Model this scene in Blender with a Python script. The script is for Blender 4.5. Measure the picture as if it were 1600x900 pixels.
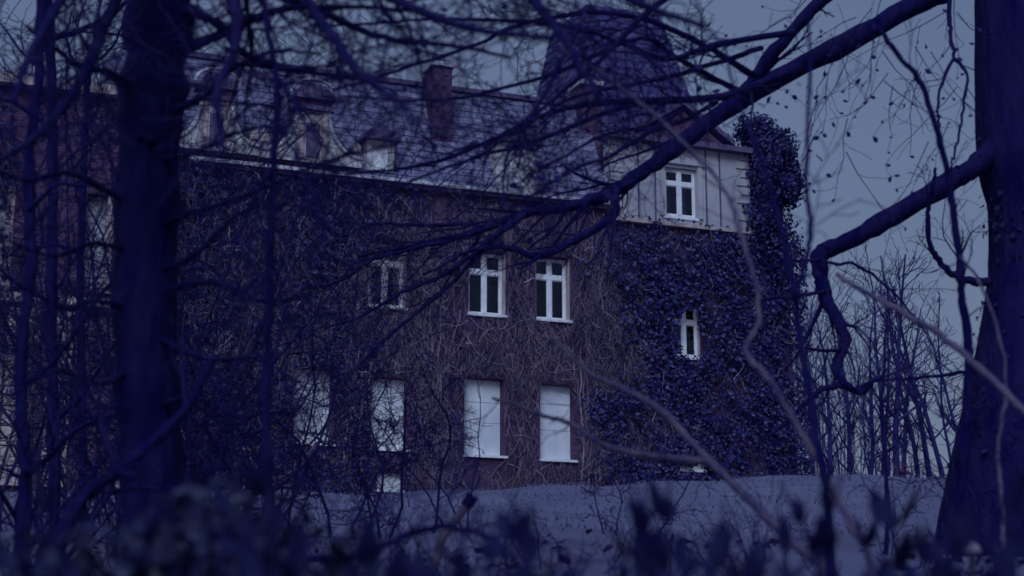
import bpy, math, random
import numpy as np
from mathutils import Vector

for _o in list(bpy.data.objects):
    bpy.data.objects.remove(_o, do_unlink=True)
SC = bpy.context.scene
COL = SC.collection
PI = math.pi
R = math.radians

# ------------------------------------------------------------------ camera, sky, sun, exposure
F_PX, PITCH, YAW_H = 2540.0, R(12.2), R(22.0)          # focal length for a 1600 px wide frame
cam = bpy.data.cameras.new('camera')
cam.sensor_width = 36.0
cam.lens = 36.0 * F_PX / 1600.0
cam.clip_start, cam.clip_end = 0.05, 3000
cam.dof.use_dof = True
cam.dof.focus_distance = 24.0
cam.dof.aperture_fstop = 3.2
cam_o = bpy.data.objects.new('camera', cam)
COL.objects.link(cam_o)
cam_o.location = (0, 0, 0)
cam_o.rotation_euler = (PI / 2 + PITCH, 0, 0)
SC.camera = cam_o

SUN_EL, SUN_AZ = R(44), R(-168)                         # azimuth from +Y, clockwise: behind the camera
world = bpy.data.worlds.new('World')
SC.world = world
world.use_nodes = True
wn, wl = world.node_tree.nodes, world.node_tree.links
wn.clear()
w_out = wn.new('ShaderNodeOutputWorld')
w_bg = wn.new('ShaderNodeBackground')
w_sky = wn.new('ShaderNodeTexSky')
w_sky.sky_type = 'NISHITA'
w_sky.sun_disc = False
w_sky.sun_elevation = SUN_EL
w_sky.sun_rotation = SUN_AZ
w_sky.air_density, w_sky.dust_density, w_sky.ozone_density = 1.6, 3.0, 3.0
w_mix = wn.new('ShaderNodeMixRGB')                      # even cloud cover over most of the blue
w_mix.inputs[0].default_value = 0.80
w_mix.inputs[2].default_value = (1.20, 1.66, 3.15, 1)
w_tc = wn.new('ShaderNodeTexCoord'); w_nz = wn.new('ShaderNodeTexNoise'); w_rp = wn.new('ShaderNodeValToRGB')
w_nz.inputs['Scale'].default_value, w_nz.inputs['Detail'].default_value = 3.5, 5
w_rp.color_ramp.elements[0].position, w_rp.color_ramp.elements[1].position = 0.3, 0.7
w_rp.color_ramp.elements[0].color, w_rp.color_ramp.elements[1].color = (1.13, 1.52, 2.95, 1), (1.36, 1.80, 3.35, 1)
wl.new(w_tc.outputs['Generated'], w_nz.inputs[0]); wl.new(w_nz.outputs[0], w_rp.inputs[0]); wl.new(w_rp.outputs[0], w_mix.inputs[2])
wl.new(w_sky.outputs[0], w_mix.inputs[1])
wl.new(w_mix.outputs[0], w_bg.inputs[0])
w_bg.inputs[1].default_value = 0.060
wl.new(w_bg.outputs[0], w_out.inputs[0])

sun = bpy.data.lights.new('sun', 'SUN')
sun.energy, sun.angle, sun.color = 1.5, R(35), (0.52, 0.70, 1.0)
sun_o = bpy.data.objects.new('sun', sun)
COL.objects.link(sun_o)
sd = Vector((math.sin(SUN_AZ) * math.cos(SUN_EL), math.cos(SUN_AZ) * math.cos(SUN_EL), math.sin(SUN_EL)))
sun_o.rotation_euler = sd.to_track_quat('Z', 'Y').to_euler()
sun_o.location = sd * 60

vs = SC.view_settings
vs.view_transform, vs.look, vs.exposure, vs.gamma = 'Standard', 'None', 0.5, 1.0
vs.use_curve_mapping = False
SC.render.engine = 'CYCLES'
SC.cycles.max_bounces = 5
SC.cycles.diffuse_bounces = 3
SC.cycles.transparent_max_bounces = 12

# ------------------------------------------------------------------ helpers
CP, SP = math.cos(PITCH), math.sin(PITCH)
def ray(px, py):
    a, b = (px - 800) / F_PX, (450 - py) / F_PX
    v = np.array([a, CP - b * SP, SP + b * CP])
    return v / v[1]
def at(px, py, dist):
    """point of the place seen in the photograph's direction (px, py), dist metres ahead"""
    return ray(px, py) * dist

def tag(o, label=None, cat=None, group=None, kind=None):
    if label: o['label'] = label
    if cat: o['category'] = cat
    if group: o['group'] = group
    if kind: o['kind'] = kind
    return o
def empty(name, loc=(0, 0, 0), rz=0.0, **k):
    o = bpy.data.objects.new(name, None)
    o.empty_display_size = 0.3
    o.location = loc
    o.rotation_euler = (0, 0, rz)
    COL.objects.link(o)
    return tag(o, **k)

class MB:
    """collects geometry of ONE part, then links it as one mesh object"""
    def __init__(s):
        s.v, s.q, s.t, s.n = [], [], [], 0
    def add(s, v, quads=None, tris=None):
        v = np.asarray(v, float).reshape(-1, 3)
        if quads is not None and len(quads): s.q.append(np.asarray(quads, int).reshape(-1, 4) + s.n)
        if tris is not None and len(tris): s.t.append(np.asarray(tris, int).reshape(-1, 3) + s.n)
        s.v.append(v)
        s.n += len(v)
        return s
    def box(s, x0, x1, y0, y1, z0, z1):
        v = [(x, y, z) for z in (z0, z1) for y in (y0, y1) for x in (x0, x1)]
        return s.add(v, [(0, 2, 3, 1), (4, 5, 7, 6), (0, 1, 5, 4), (2, 6, 7, 3), (0, 4, 6, 2), (1, 3, 7, 5)])
    def prism(s, poly, y0, y1):
        """polygon in x,z extruded along y (fan faces: keep it star-shaped round its centre)"""
        n = len(poly)
        c = np.mean(poly, axis=0)
        v = [(x, y0, z) for x, z in poly] + [(x, y1, z) for x, z in poly] + [(c[0], y0, c[1]), (c[0], y1, c[1])]
        q = [(i, (i + 1) % n, n + (i + 1) % n, n + i) for i in range(n)]
        t = [(2 * n, (i + 1) % n, i) for i in range(n)] + [(2 * n + 1, n + i, n + (i + 1) % n) for i in range(n)]
        return s.add(v, q, t)
    def tube(s, pts, rad, sides=5, cap=False):
        pts = np.asarray(pts, float)
        rad = np.asarray(rad, float)
        n = len(pts)
        T = np.gradient(pts, axis=0)
        T /= np.linalg.norm(T, axis=1)[:, None] + 1e-9
        m = np.mean(T, axis=0)
        ref = np.eye(3)[int(np.argmin(np.abs(m)))]
        A = np.cross(T, ref)
        A /= np.linalg.norm(A, axis=1)[:, None] + 1e-9
        B = np.cross(T, A)
        th = np.arange(sides) * 2 * PI / sides
        V = pts[:, None, :] + rad[:, None, None] * (np.cos(th)[None, :, None] * A[:, None, :] + np.sin(th)[None, :, None] * B[:, None, :])
        i = np.arange(n - 1)[:, None] * sides
        j = np.arange(sides)[None, :]
        k = (j + 1) % sides
        q = np.stack([i + j, i + k, i + sides + k, i + sides + j], -1).reshape(-1, 4)
        V = V.reshape(-1, 3)
        if cap:
            tr = []
            V = np.vstack([V, pts[:1], pts[-1:]])
            for jj in range(sides):
                tr.append((n * sides, (jj + 1) % sides, jj))
                tr.append((n * sides + 1, (n - 1) * sides + jj, (n - 1) * sides + (jj + 1) % sides))
            return s.add(V, q, tr)
        return s.add(V, q)
    def build(s, name, mat=None, parent=None, smooth=False, **k):
        v = np.vstack(s.v)
        q = np.vstack(s.q) if s.q else np.zeros((0, 4), int)
        t = np.vstack(s.t) if s.t else np.zeros((0, 3), int)
        me = bpy.data.meshes.new(name)
        me.vertices.add(len(v))
        me.vertices.foreach_set('co', v.astype(np.float32).ravel())
        loops = np.concatenate([q.ravel(), t.ravel()]).astype(np.int32)
        me.loops.add(len(loops))
        me.loops.foreach_set('vertex_index', loops)
        starts = np.concatenate([np.arange(len(q)) * 4, len(q) * 4 + np.arange(len(t)) * 3]).astype(np.int32)
        me.polygons.add(len(starts))
        me.polygons.foreach_set('loop_start', starts)
        me.polygons.foreach_set('use_smooth', np.full(len(starts), smooth, dtype=bool))
        me.update(calc_edges=True)
        if mat: me.materials.append(mat)
        o = bpy.data.objects.new(name, me)
        COL.objects.link(o)
        if parent: o.parent = parent
        return tag(o, **k)

def put(name, me, parent=None, loc=(0, 0, 0), rot=(0, 0, 0), scale=(1, 1, 1), **k):
    o = bpy.data.objects.new(name, me)
    COL.objects.link(o)
    if parent: o.parent = parent
    o.location, o.rotation_euler, o.scale = loc, rot, scale
    return tag(o, **k)

def smooth_path(P, per=6):
    P = np.asarray(P, float)
    Q = np.vstack([2 * P[0] - P[1], P, 2 * P[-1] - P[-2]])
    out = []
    t = np.linspace(0, 1, per, endpoint=False)[:, None]
    for i in range(1, len(Q) - 2):
        a, b, c, d = Q[i - 1], Q[i], Q[i + 1], Q[i + 2]
        out.append(0.5 * ((2 * b) + (-a + c) * t + (2 * a - 5 * b + 4 * c - d) * t ** 2 + (-a + 3 * b - 3 * c + d) * t ** 3))
    out.append(P[-1:])
    return np.vstack(out)

RG = np.random.default_rng(21)
def rot_dir(d, ang, rgn):
    a = rgn.normal(0, 1, 3)
    a -= d * (a @ d)
    a /= np.linalg.norm(a) + 1e-9
    v = d * math.cos(ang) + a * math.sin(ang)
    return v / np.linalg.norm(v)
def grow(mb, p, d, L, r, lvl, kids=5, curl=0.16, up=0.0, ang=(0.45, 0.95), rmin=0.0015, rgn=None, flat=None, seg=None, tips=None):
    rgn = rgn if rgn is not None else RG
    n = int(np.clip(L / (seg or 0.12), 4, 9))
    P = [np.array(p, float)]
    D = [d]
    d = np.array(d, float)
    for i in range(n):
        d = d + rgn.normal(0, curl, 3) + np.array([0, 0, up])
        if flat is not None: d = d - flat * (d @ flat) * 0.35
        d /= np.linalg.norm(d)
        P.append(P[-1] + d * L / n); D.append(d)
    rr = np.linspace(r, max(r * 0.3, rmin), n + 1)
    mb.tube(P, rr, 5 if r > 0.02 else (4 if r > 0.006 else 3))
    if tips is not None: tips.append((P[-1], D[-1]))
    if lvl > 0:
        for k in range(kids):
            t = 0.18 + 0.8 * (k + rgn.random()) / kids
            i = min(int(t * n), n - 1)
            f = t * n - i
            q = P[i] * (1 - f) + P[i + 1] * f
            grow(mb, q, rot_dir(D[i + 1], rgn.uniform(*ang), rgn), L * rgn.uniform(0.32, 0.62) * (1.1 - 0.4 * t), max(rr[i] * rgn.uniform(0.42, 0.65), rmin), lvl - 1, max(2, kids - 1), curl, up, ang, rmin, rgn, flat, seg, tips)
    return P

# ------------------------------------------------------------------ materials
COOL = 0.055                                  # cold cast painted in: blue mixed into the base colours
def material(name, col, col2=None, rough=0.85, scale=6.0, bump=0.0, bscale=None, stretch=(1, 1, 1), island=False, spec=0.3, lo=0.35, hi=0.65, detail=6, cool=None):
    m = bpy.data.materials.new(name)
    m.use_nodes = True
    ck = COOL if cool is None else cool
    tint = lambda c_: (c_[0], c_[1], c_[2] + ck * (1 - c_[2]))
    col = tint(col)
    col2 = tint(col2) if col2 is not None else None
    N, L = m.node_tree.nodes, m.node_tree.links
    b = N['Principled BSDF']
    b.inputs['Roughness'].default_value = rough
    b.inputs['Specular IOR Level'].default_value = spec
    b.inputs['Base Color'].default_value = (*col, 1)
    if col2 is not None:
        rp = N.new('ShaderNodeValToRGB')
        rp.color_ramp.elements[0].position, rp.color_ramp.elements[1].position = lo, hi
        rp.color_ramp.elements[0].color, rp.color_ramp.elements[1].color = (*col, 1), (*col2, 1)
        if island:
            g = N.new('ShaderNodeNewGeometry')
            L.new(g.outputs['Random Per Island'], rp.inputs[0])
        else:
            tc = N.new('ShaderNodeTexCoord'); mp = N.new('ShaderNodeMapping'); nz = N.new('ShaderNodeTexNoise')
            mp.inputs['Scale'].default_value = stretch
            nz.inputs['Scale'].default_value = scale
            nz.inputs['Detail'].default_value = detail
            nz.inputs['Roughness'].default_value = 0.65
            L.new(tc.outputs['Object'], mp.inputs[0]); L.new(mp.outputs[0], nz.inputs[0]); L.new(nz.outputs[0], rp.inputs[0])
        L.new(rp.outputs[0], b.inputs['Base Color'])
    if bump:
        tc2 = N.new('ShaderNodeTexCoord'); mp2 = N.new('ShaderNodeMapping'); n2 = N.new('ShaderNodeTexNoise'); bp = N.new('ShaderNodeBump')
        mp2.inputs['Scale'].default_value = stretch
        n2.inputs['Scale'].default_value = bscale or scale * 3
        n2.inputs['Detail'].default_value = 8
        bp.inputs['Strength'].default_value = bump
        bp.inputs['Distance'].default_value = 0.03
        L.new(tc2.outputs['Object'], mp2.inputs[0]); L.new(mp2.outputs[0], n2.inputs[0]); L.new(n2.outputs[0], bp.inputs['Height'])
        L.new(bp.outputs[0], b.inputs['Normal'])
    return m

def brick_material(name, c1, c2, mortar, scale=1.0):
    m = material(name, c1, rough=0.9)
    N, L = m.node_tree.nodes, m.node_tree.links
    b = N['Principled BSDF']
    tc = N.new('ShaderNodeTexCoord'); sp = N.new('ShaderNodeSeparateXYZ'); ad = N.new('ShaderNodeMath'); cb = N.new('ShaderNodeCombineXYZ')
    br = N.new('ShaderNodeTexBrick'); nz = N.new('ShaderNodeTexNoise'); mx = N.new('ShaderNodeMixRGB'); bp = N.new('ShaderNodeBump')
    L.new(tc.outputs['Object'], sp.inputs[0])
    L.new(sp.outputs[0], ad.inputs[0]); L.new(sp.outputs[1], ad.inputs[1])
    L.new(ad.outputs[0], cb.inputs[0]); L.new(sp.outputs[2], cb.inputs[1])
    L.new(cb.outputs[0], br.inputs[0])
    br.inputs['Scale'].default_value = scale
    br.inputs['Brick Width'].default_value, br.inputs['Row Height'].default_value = 0.26, 0.078
    br.inputs['Mortar Size'].default_value = 0.008
    br.inputs['Color1'].default_value, br.inputs['Color2'].default_value, br.inputs['Mortar'].default_value = (*c1, 1), (*c2, 1), (*mortar, 1)
    L.new(tc.outputs['Object'], nz.inputs[0])
    nz.inputs['Scale'].default_value, nz.inputs['Detail'].default_value = 1.3, 7
    mx.blend_type = 'MULTIPLY'
    mx.inputs[0].default_value = 0.75
    rp = N.new('ShaderNodeValToRGB')
    rp.color_ramp.elements[0].position, rp.color_ramp.elements[1].position = 0.3, 0.7
    rp.color_ramp.elements[0].color, rp.color_ramp.elements[1].color = (0.35, 0.35, 0.5, 1), (1.2, 1.1, 1.1, 1)
    L.new(nz.outputs[0], rp.inputs[0])
    L.new(br.outputs[0], mx.inputs[1]); L.new(rp.outputs[0], mx.inputs[2]); L.new(mx.outputs[0], b.inputs['Base Color'])
    bp.inputs['Strength'].default_value, bp.inputs['Distance'].default_value = 0.5, 0.01
    L.new(br.outputs['Fac'], bp.inputs['Height']); bp.invert = True
    L.new(bp.outputs[0], b.inputs['Normal'])
    return m

M = {}
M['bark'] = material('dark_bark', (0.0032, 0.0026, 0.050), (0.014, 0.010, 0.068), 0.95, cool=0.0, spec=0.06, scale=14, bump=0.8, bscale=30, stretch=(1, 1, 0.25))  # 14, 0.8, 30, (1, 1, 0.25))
M['bark2'] = material('dark_navy_bark', (0.0032, 0.0026, 0.050), (0.016, 0.012, 0.068), 0.95, cool=0.0, spec=0.06, scale=10, bump=1.0, bscale=22, stretch=(1, 1, 0.22))  # cold navy cast painted into the bark colour
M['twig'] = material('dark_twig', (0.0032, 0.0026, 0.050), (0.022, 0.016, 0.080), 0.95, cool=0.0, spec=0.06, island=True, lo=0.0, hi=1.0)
M['glint_twig'] = material('glint_twig', (0.0032, 0.0026, 0.050), (0.20, 0.155, 0.19), 0.9, cool=0.0, spec=0.1, island=True, lo=0.45, hi=1.0)  # random twigs paler: glints painted into the colour
M['pale_bark'] = material('pale_stem_bark', (0.034, 0.026, 0.045), (0.120, 0.088, 0.085), 0.8, 9, 0.6, 40, (1, 1, 1))
M['far_bark'] = material('far_bark', (0.006, 0.005, 0.036), (0.026, 0.019, 0.060), 0.9, island=True, lo=0.0, hi=1.0)
M['vine'] = material('dead_vine', (0.036, 0.024, 0.060), (0.38, 0.27, 0.28), 0.85, island=True, lo=0.25, hi=1.0)
M['root'] = material('pale_vine_root', (0.10, 0.085, 0.13), (0.38, 0.32, 0.36), 0.85, island=True, lo=0.0, hi=1.0)
M['ivy'] = material('ivy_leaf', (0.004, 0.004, 0.044), (0.052, 0.046, 0.098), 0.5, cool=0.045, island=True, lo=0.3, hi=1.0, spec=0.3)
M['bush'] = material('evergreen_leaf', (0.002, 0.002, 0.036), (0.012, 0.012, 0.056), 0.45, cool=0.0, island=True, lo=0.1, hi=1.0, spec=0.35)
M['dark_blade'] = material('dark_blade', (0.002, 0.002, 0.044), (0.030, 0.030, 0.085), 0.7, 9.0, cool=0.0, lo=0.45, hi=0.8, spec=0.15)  # paler mottling paints leaf highlights over the dark green-blue
M['dry_leaf'] = material('dry_leaf', (0.003, 0.002, 0.030), (0.012, 0.006, 0.036), 0.8, 4)
M['brown_leaf'] = material('brown_litter', (0.015, 0.012, 0.045), (0.10, 0.065, 0.08), 0.8, island=True, lo=0.1, hi=1.0)
M['brick'] = brick_material('brown_brick', (0.088, 0.043, 0.100), (0.056, 0.028, 0.086), (0.11, 0.070, 0.11))
M['brick_warm'] = brick_material('warm_brick', (0.105, 0.045, 0.105), (0.075, 0.032, 0.095), (0.12, 0.08, 0.125))
M['stucco'] = material('weathered_stucco', (0.27, 0.26, 0.27), (0.42, 0.39, 0.38), 0.9, 1.1, 0.25, 30, (1, 1, 0.45), lo=0.3, hi=0.6)
M['pale_stucco'] = material('pale_stucco', (0.30, 0.29, 0.28), (0.52, 0.49, 0.46), 0.9, 1.6, 0.25, 30, lo=0.3, hi=0.6)
M['stone'] = material('warm_lit_stone', (0.33, 0.25, 0.22), (0.50, 0.38, 0.33), 0.9, 3.0, 0.4, 40)  # stone tone, with the warm light on the far wing painted in
M['trim'] = material('dark_moulding', (0.075, 0.055, 0.085), (0.12, 0.085, 0.115), 0.85, 3, 0.2, 30)
M['slate'] = material('roof_slate', (0.10, 0.095, 0.145), (0.19, 0.18, 0.24), 0.75, island=True, lo=0.0, hi=1.0, spec=0.4)
M['slate_base'] = material('roof_deck', (0.08, 0.075, 0.12), (0.16, 0.15, 0.20), 0.7, 2.5, 0.4, 20)
M['spire'] = material('tower_slate', (0.035, 0.030, 0.090), (0.080, 0.068, 0.130), 0.7, island=True, lo=0.0, hi=1.0, spec=0.3)
M['spire_base'] = material('tower_deck', (0.045, 0.038, 0.10), (0.085, 0.072, 0.14), 0.7, 2.0, 0.4, 20)
M['white'] = material('white_paint', (0.62, 0.60, 0.63), (0.78, 0.76, 0.77), 0.55, 5, 0.1, 40)
M['board'] = material('pale_board', (0.50, 0.50, 0.54), (0.74, 0.73, 0.72), 0.7, 1.6, 0.05, 20, (1, 1, 0.5), lo=0.3, hi=0.7)
M['zinc'] = material('zinc_gutter', (0.42, 0.40, 0.44), (0.55, 0.52, 0.55), 0.5, 3)
M['curtain'] = material('curtain_cloth', (0.10, 0.06, 0.11), (0.20, 0.13, 0.18), 0.95, 4)
M['net'] = material('net_curtain', (0.30, 0.28, 0.36), (0.45, 0.43, 0.48), 0.95, 4)
M['interior'] = material('dark_room', (0.02, 0.018, 0.05), rough=0.95)
M['grass'] = material('lawn_grass', (0.075, 0.072, 0.105), (0.13, 0.122, 0.155), 0.95, 0.35, 0.7, 9, lo=0.25, hi=0.75, detail=10)
M['blade'] = material('grass_blade', (0.075, 0.072, 0.105), (0.13, 0.125, 0.16), 0.9, island=True, lo=0, hi=1)
M['red_leaf'] = material('red_leaf', (0.05, 0.015, 0.04), (0.11, 0.035, 0.05), 0.8, island=True, lo=0, hi=1)
M['fungus'] = material('pale_fungus', (0.10, 0.09, 0.11), (0.17, 0.15, 0.16), 0.8, 20)
M['cut'] = material('cut_wood', (0.07, 0.05, 0.06), (0.12, 0.085, 0.09), 0.85, 20)

def glass():
    m = bpy.data.materials.new('old_window_glass')
    m.use_nodes = True
    N, L = m.node_tree.nodes, m.node_tree.links
    N.clear()
    o = N.new('ShaderNodeOutputMaterial'); mx = N.new('ShaderNodeMixShader'); t = N.new('ShaderNodeBsdfTransparent'); g = N.new('ShaderNodeBsdfGlossy'); f = N.new('ShaderNodeFresnel')
    t.inputs[0].default_value = (0.62, 0.64, 0.78, 1)
    g.inputs['Roughness'].default_value = 0.06
    g.inputs[0].default_value = (0.7, 0.75, 0.9, 1)
    f.inputs[0].default_value = 1.5
    L.new(f.outputs[0], mx.inputs[0]); L.new(t.outputs[0], mx.inputs[1]); L.new(g.outputs[0], mx.inputs[2]); L.new(mx.outputs[0], o.inputs[0])
    return m
M['glass'] = glass()

# ------------------------------------------------------------------ ground
GY = np.array([-80, -5, 0, 3, 6, 12, 20, 28, 36, 42, 50, 900.])
GZ = np.array([-9.5, -1.2, -0.75, -0.22, 0.20, 0.72, 1.40, 2.25, 3.22, 3.50, 3.58, 3.60])
def sstep(a, b, x):
    t = np.clip((x - a) / (b - a), 0, 1)
    return t * t * (3 - 2 * t)
def ground_z(x, y):
    x, y = np.asarray(x, float), np.asarray(y, float)
    z = np.interp(y, GY, GZ)
    z = 0.5 * z + 0.25 * np.interp(y - 1.5, GY, GZ) + 0.25 * np.interp(y + 1.5, GY, GZ)
    lawn = sstep(16, 34, y) * (1 - sstep(44, 60, y))
    z = z + 0.30 * sstep(-0.5, 5.5, x) * lawn - 0.10 * sstep(7, 14, x) * lawn
    z = z + (0.05 * np.sin(x * 0.9 + 1.3) + 0.035 * np.sin(x * 2.3 + y * 0.7) + 0.03 * np.sin(y * 1.3 - x * 0.5)) * sstep(0, 6, y) * (1 - sstep(60, 120, y))
    return z

def build_ground():
    xs = np.unique(np.concatenate([np.linspace(-900, -60, 15), np.linspace(-60, -16, 23), np.linspace(-16, 18, 137), np.linspace(18, 60, 22), np.linspace(60, 900, 15)]))
    ys = np.unique(np.concatenate([np.linspace(-80, 0, 12), np.linspace(0, 46, 150), np.linspace(46, 120, 40), np.linspace(120, 900, 16)]))
    X, Y = np.meshgrid(xs, ys)
    V = np.stack([X, Y, ground_z(X, Y)], -1).reshape(-1, 3)
    nx, ny = len(xs), len(ys)
    i = np.arange(ny - 1)[:, None] * nx + np.arange(nx - 1)[None, :]
    q = np.stack([i, i + 1, i + nx + 1, i + nx], -1).reshape(-1, 4)
    mb = MB().add(V, q)
    mb.build('ground', M['grass'], smooth=True, kind='structure')
build_ground()

# ------------------------------------------------------------------ the mansion
c = ray(868, 650)
P0 = c * 46.0
BASE = 3.45
HU = np.array([math.cos(YAW_H), math.sin(YAW_H), 0])
HV = np.array([-math.sin(YAW_H), math.cos(YAW_H), 0])
def hw(s, off, z):
    """house coordinates (along the front, into the house, world height) to a world point"""
    return np.array([P0[0], P0[1], 0]) + HU * s + HV * off + np.array([0, 0, z])
house = empty('mansion', (P0[0], P0[1], BASE), YAW_H,
              label='large brick mansion overgrown with climbing vines, mansard roof and white windows', cat='house')
B0 = BASE

def wall_holes(mb, x0, x1, z0, z1, y, thick, holes):
    xs = sorted({x0, x1, *[h[0] for h in holes], *[h[1] for h in holes]})
    zs = sorted({z0, z1, *[h[2] for h in holes], *[h[3] for h in holes]})
    inside = lambda a, b: any(h[0] < a < h[1] and h[2] < b < h[3] for h in holes)
    for i in range(len(xs) - 1):
        for j in range(len(zs) - 1):
            if inside((xs[i] + xs[i + 1]) / 2, (zs[j] + zs[j + 1]) / 2): continue
            a, b, c_, d = xs[i], xs[i + 1], zs[j] - B0, zs[j + 1] - B0
            mb.add([(a, y, c_), (b, y, c_), (b, y, d), (a, y, d)], [(0, 1, 2, 3)])
            mb.add([(a, y + thick, c_), (b, y + thick, c_), (b, y + thick, d), (a, y + thick, d)], [(3, 2, 1, 0)])
    for a, b, c_, d in holes:
        c_, d = c_ - B0, d - B0
        f = (y, y + thick)
        for p, q_ in (((a, c_), (a, d)), ((b, d), (b, c_)), ((a, d), (b, d)), ((b, c_), (a, c_))):
            mb.add([(p[0], f[0], p[1]), (q_[0], f[0], q_[1]), (q_[0], f[1], q_[1]), (p[0], f[1], p[1])], [(0, 1, 2, 3)])
    for a in (x0, x1):
        mb.add([(a, y, z0 - B0), (a, y + thick, z0 - B0), (a, y + thick, z1 - B0), (a, y, z1 - B0)], [(0, 1, 2, 3)])
    mb.add([(x0, y, z1 - B0), (x1, y, z1 - B0), (x1, y + thick, z1 - B0), (x0, y + thick, z1 - B0)], [(0, 1, 2, 3)])
    return mb

S_L, S_W, S_R = -12.4, 1.80, 7.9         # left end of the front, wing corner, right end
EAVE, WTOP, ATOP = 12.55, 12.12, 14.66
UPPER = [(-5.62, -4.52, 9.0, 10.86), (-2.66, -1.53, 9.0, 10.86), (-0.60, 0.48, 9.0, 10.88), (3.78, 4.72, 8.18, 9.76)]
LOWER = [(-7.62, -6.58, 5.12, 7.12), (-5.46, -4.46, 5.06, 7.02), (-2.77, -1.60, 5.0, 7.16), (-0.48, 0.56, 4.97, 7.12), (3.80, 4.75, 4.85, 6.6)]
CELLAR = [(-5.30, -4.55, 3.95, 4.42)]
wall_holes(MB(), S_L, S_W, 2.6, EAVE - 0.12, 0.0, 0.55, [h for h in UPPER + LOWER + CELLAR if h[1] < S_W]).build('wall', M['brick'], house, label='brown brick front wall under dead vines')
wall_holes(MB(), S_W, S_R, 2.6, WTOP, 0.0, 0.55, [h for h in UPPER + LOWER if h[0] > S_W]).build('wall', M['brick'], house, label='brick wing wall under evergreen ivy')
m = MB()
m.box(S_L, S_L + 0.5, 0.553, 11, 2.6 - B0, EAVE - 0.14 - B0).box(S_R - 0.5, S_R, 0.553, 11, 2.6 - B0, WTOP - 0.02 - B0).box(S_L, S_R, 11.003, 11.5, 2.6 - B0, WTOP - 0.03 - B0)
m.build('outer_wall', M['brick'], house)
MB().box(S_L + 0.6, S_R - 0.6, 5.0, 5.2, 2.6 - B0, EAVE - 0.2 - B0).build('inner_wall', M['interior'], house)
m = MB()
for z in (4.2, 8.2, 12.05):
    m.box(S_L + 0.52, S_R - 0.52, 0.56, 4.99, z - 0.2 - B0, z - B0)
m.build('floor_slab', M['interior'], house)

def cross_window(h, y, lean=None):
    """cross window: white casing, mullion, transom, four panes and a sill"""
    a, b, z0, z1 = h[0] + 0.02, h[1] - 0.02, h[2] - B0, h[3] - B0
    fr = 0.075
    zt = z0 + (z1 - z0) * 0.69
    xm = (a + b) / 2
    m = MB()
    m.box(a, a + fr, y, y + 0.07, z0 + 0.02, z1 - 0.02).box(b - fr, b, y, y + 0.07, z0 + 0.02, z1 - 0.02)
    m.box(a + fr, b - fr, y + 0.002, y + 0.068, z1 - 0.02 - fr, z1 - 0.02).box(a + fr, b - fr, y + 0.002, y + 0.068, z0 + 0.02, z0 + 0.02 + fr)
    m.box(xm - 0.06, xm + 0.06, y - 0.012, y + 0.06, z0 + 0.02 + fr, z1 - 0.02 - fr)
    m.box(a + fr, xm - 0.06, y - 0.014, y + 0.058, zt - 0.065, zt + 0.065).box(xm + 0.06, b - fr, y - 0.014, y + 0.058, zt - 0.065, zt + 0.065)
    w = m.build('window', M['white'], house)
    for x0, x1 in ((a + fr, xm - 0.06), (xm + 0.06, b - fr)):
        for p, q_ in ((z0 + 0.02 + fr, zt - 0.065), (zt + 0.065, z1 - 0.02 - fr)):
            sm = MB()
            e = 0.028
            sm.box(x0, x0 + e, y + 0.004, y + 0.05, p, q_).box(x1 - e, x1, y + 0.004, y + 0.05, p, q_).box(x0 + e, x1 - e, y + 0.006, y + 0.048, p, p + e).box(x0 + e, x1 - e, y + 0.006, y + 0.048, q_ - e, q_)
            sm.build('sash', M['white'], w)
            MB().box(x0 + e, x1 - e, y + 0.024, y + 0.028, p + e, q_ - e).build('pane', M['glass'], w)
    for xa, xb in ((h[0] + 0.002, h[0] + 0.018), (h[1] - 0.018, h[1] - 0.002)):
        MB().box(xa, xb, 0.02, y - 0.004, z0 + 0.014, z1 - 0.004).build('reveal', M['stone'], w)
    MB().box(h[0] - 0.04, h[1] + 0.04, -0.09, y - 0.005, z0 - 0.065, z0 + 0.012).build('sill', M['white'], w)
    return w
for h in UPPER[:3]:
    cross_window(h, 0.26)
cross_window(UPPER[3], 0.14)
cross_window(LOWER[4], 0.14)
rng = random.Random(3)
for h in LOWER[:4]:
    z0, z1 = h[2] - B0, h[3] - B0
    y = 0.20
    m = MB().box(h[0] + 0.015, h[0] + 0.06, y + 0.03, y + 0.09, z0, z1).box(h[1] - 0.06, h[1] - 0.015, y + 0.03, y + 0.09, z0, z1).box(h[0] + 0.06, h[1] - 0.06, y + 0.03, y + 0.09, z1 - 0.05, z1)
    w = m.build('window', M['white'], house, label='ground floor window boarded up with pale sheets')
    zz = z0 + 0.02
    k = 0
    cuts = [z0 + (z1 - z0) * rng.uniform(0.40, 0.46), z0 + (z1 - z0) * rng.uniform(0.70, 0.76), z1 - 0.015]
    for cz in cuts:
        MB().box(h[0] + 0.02, h[1] - 0.02, y + 0.004 * (k % 2), y + 0.022, zz, cz - 0.012).build('board', M['board'], w)
        zz = cz; k += 1
    MB().box(h[0] - 0.03, h[1] + 0.10, -0.10, y + 0.0, z0 - 0.06, z0 + 0.006).build('sill', M['white'], w)
h = CELLAR[0]
w = MB().box(h[0] + 0.01, h[1] - 0.01, 0.12, 0.15, h[2] - B0, h[3] - B0).build('window', M['board'], house, label='small pale cellar window near the ground')
MB().box(h[0] - 0.05, h[1] + 0.05, -0.06, 0.115, h[2] - 0.06 - B0, h[2] - 0.003 - B0).build('sill', M['white'], w)

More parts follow.
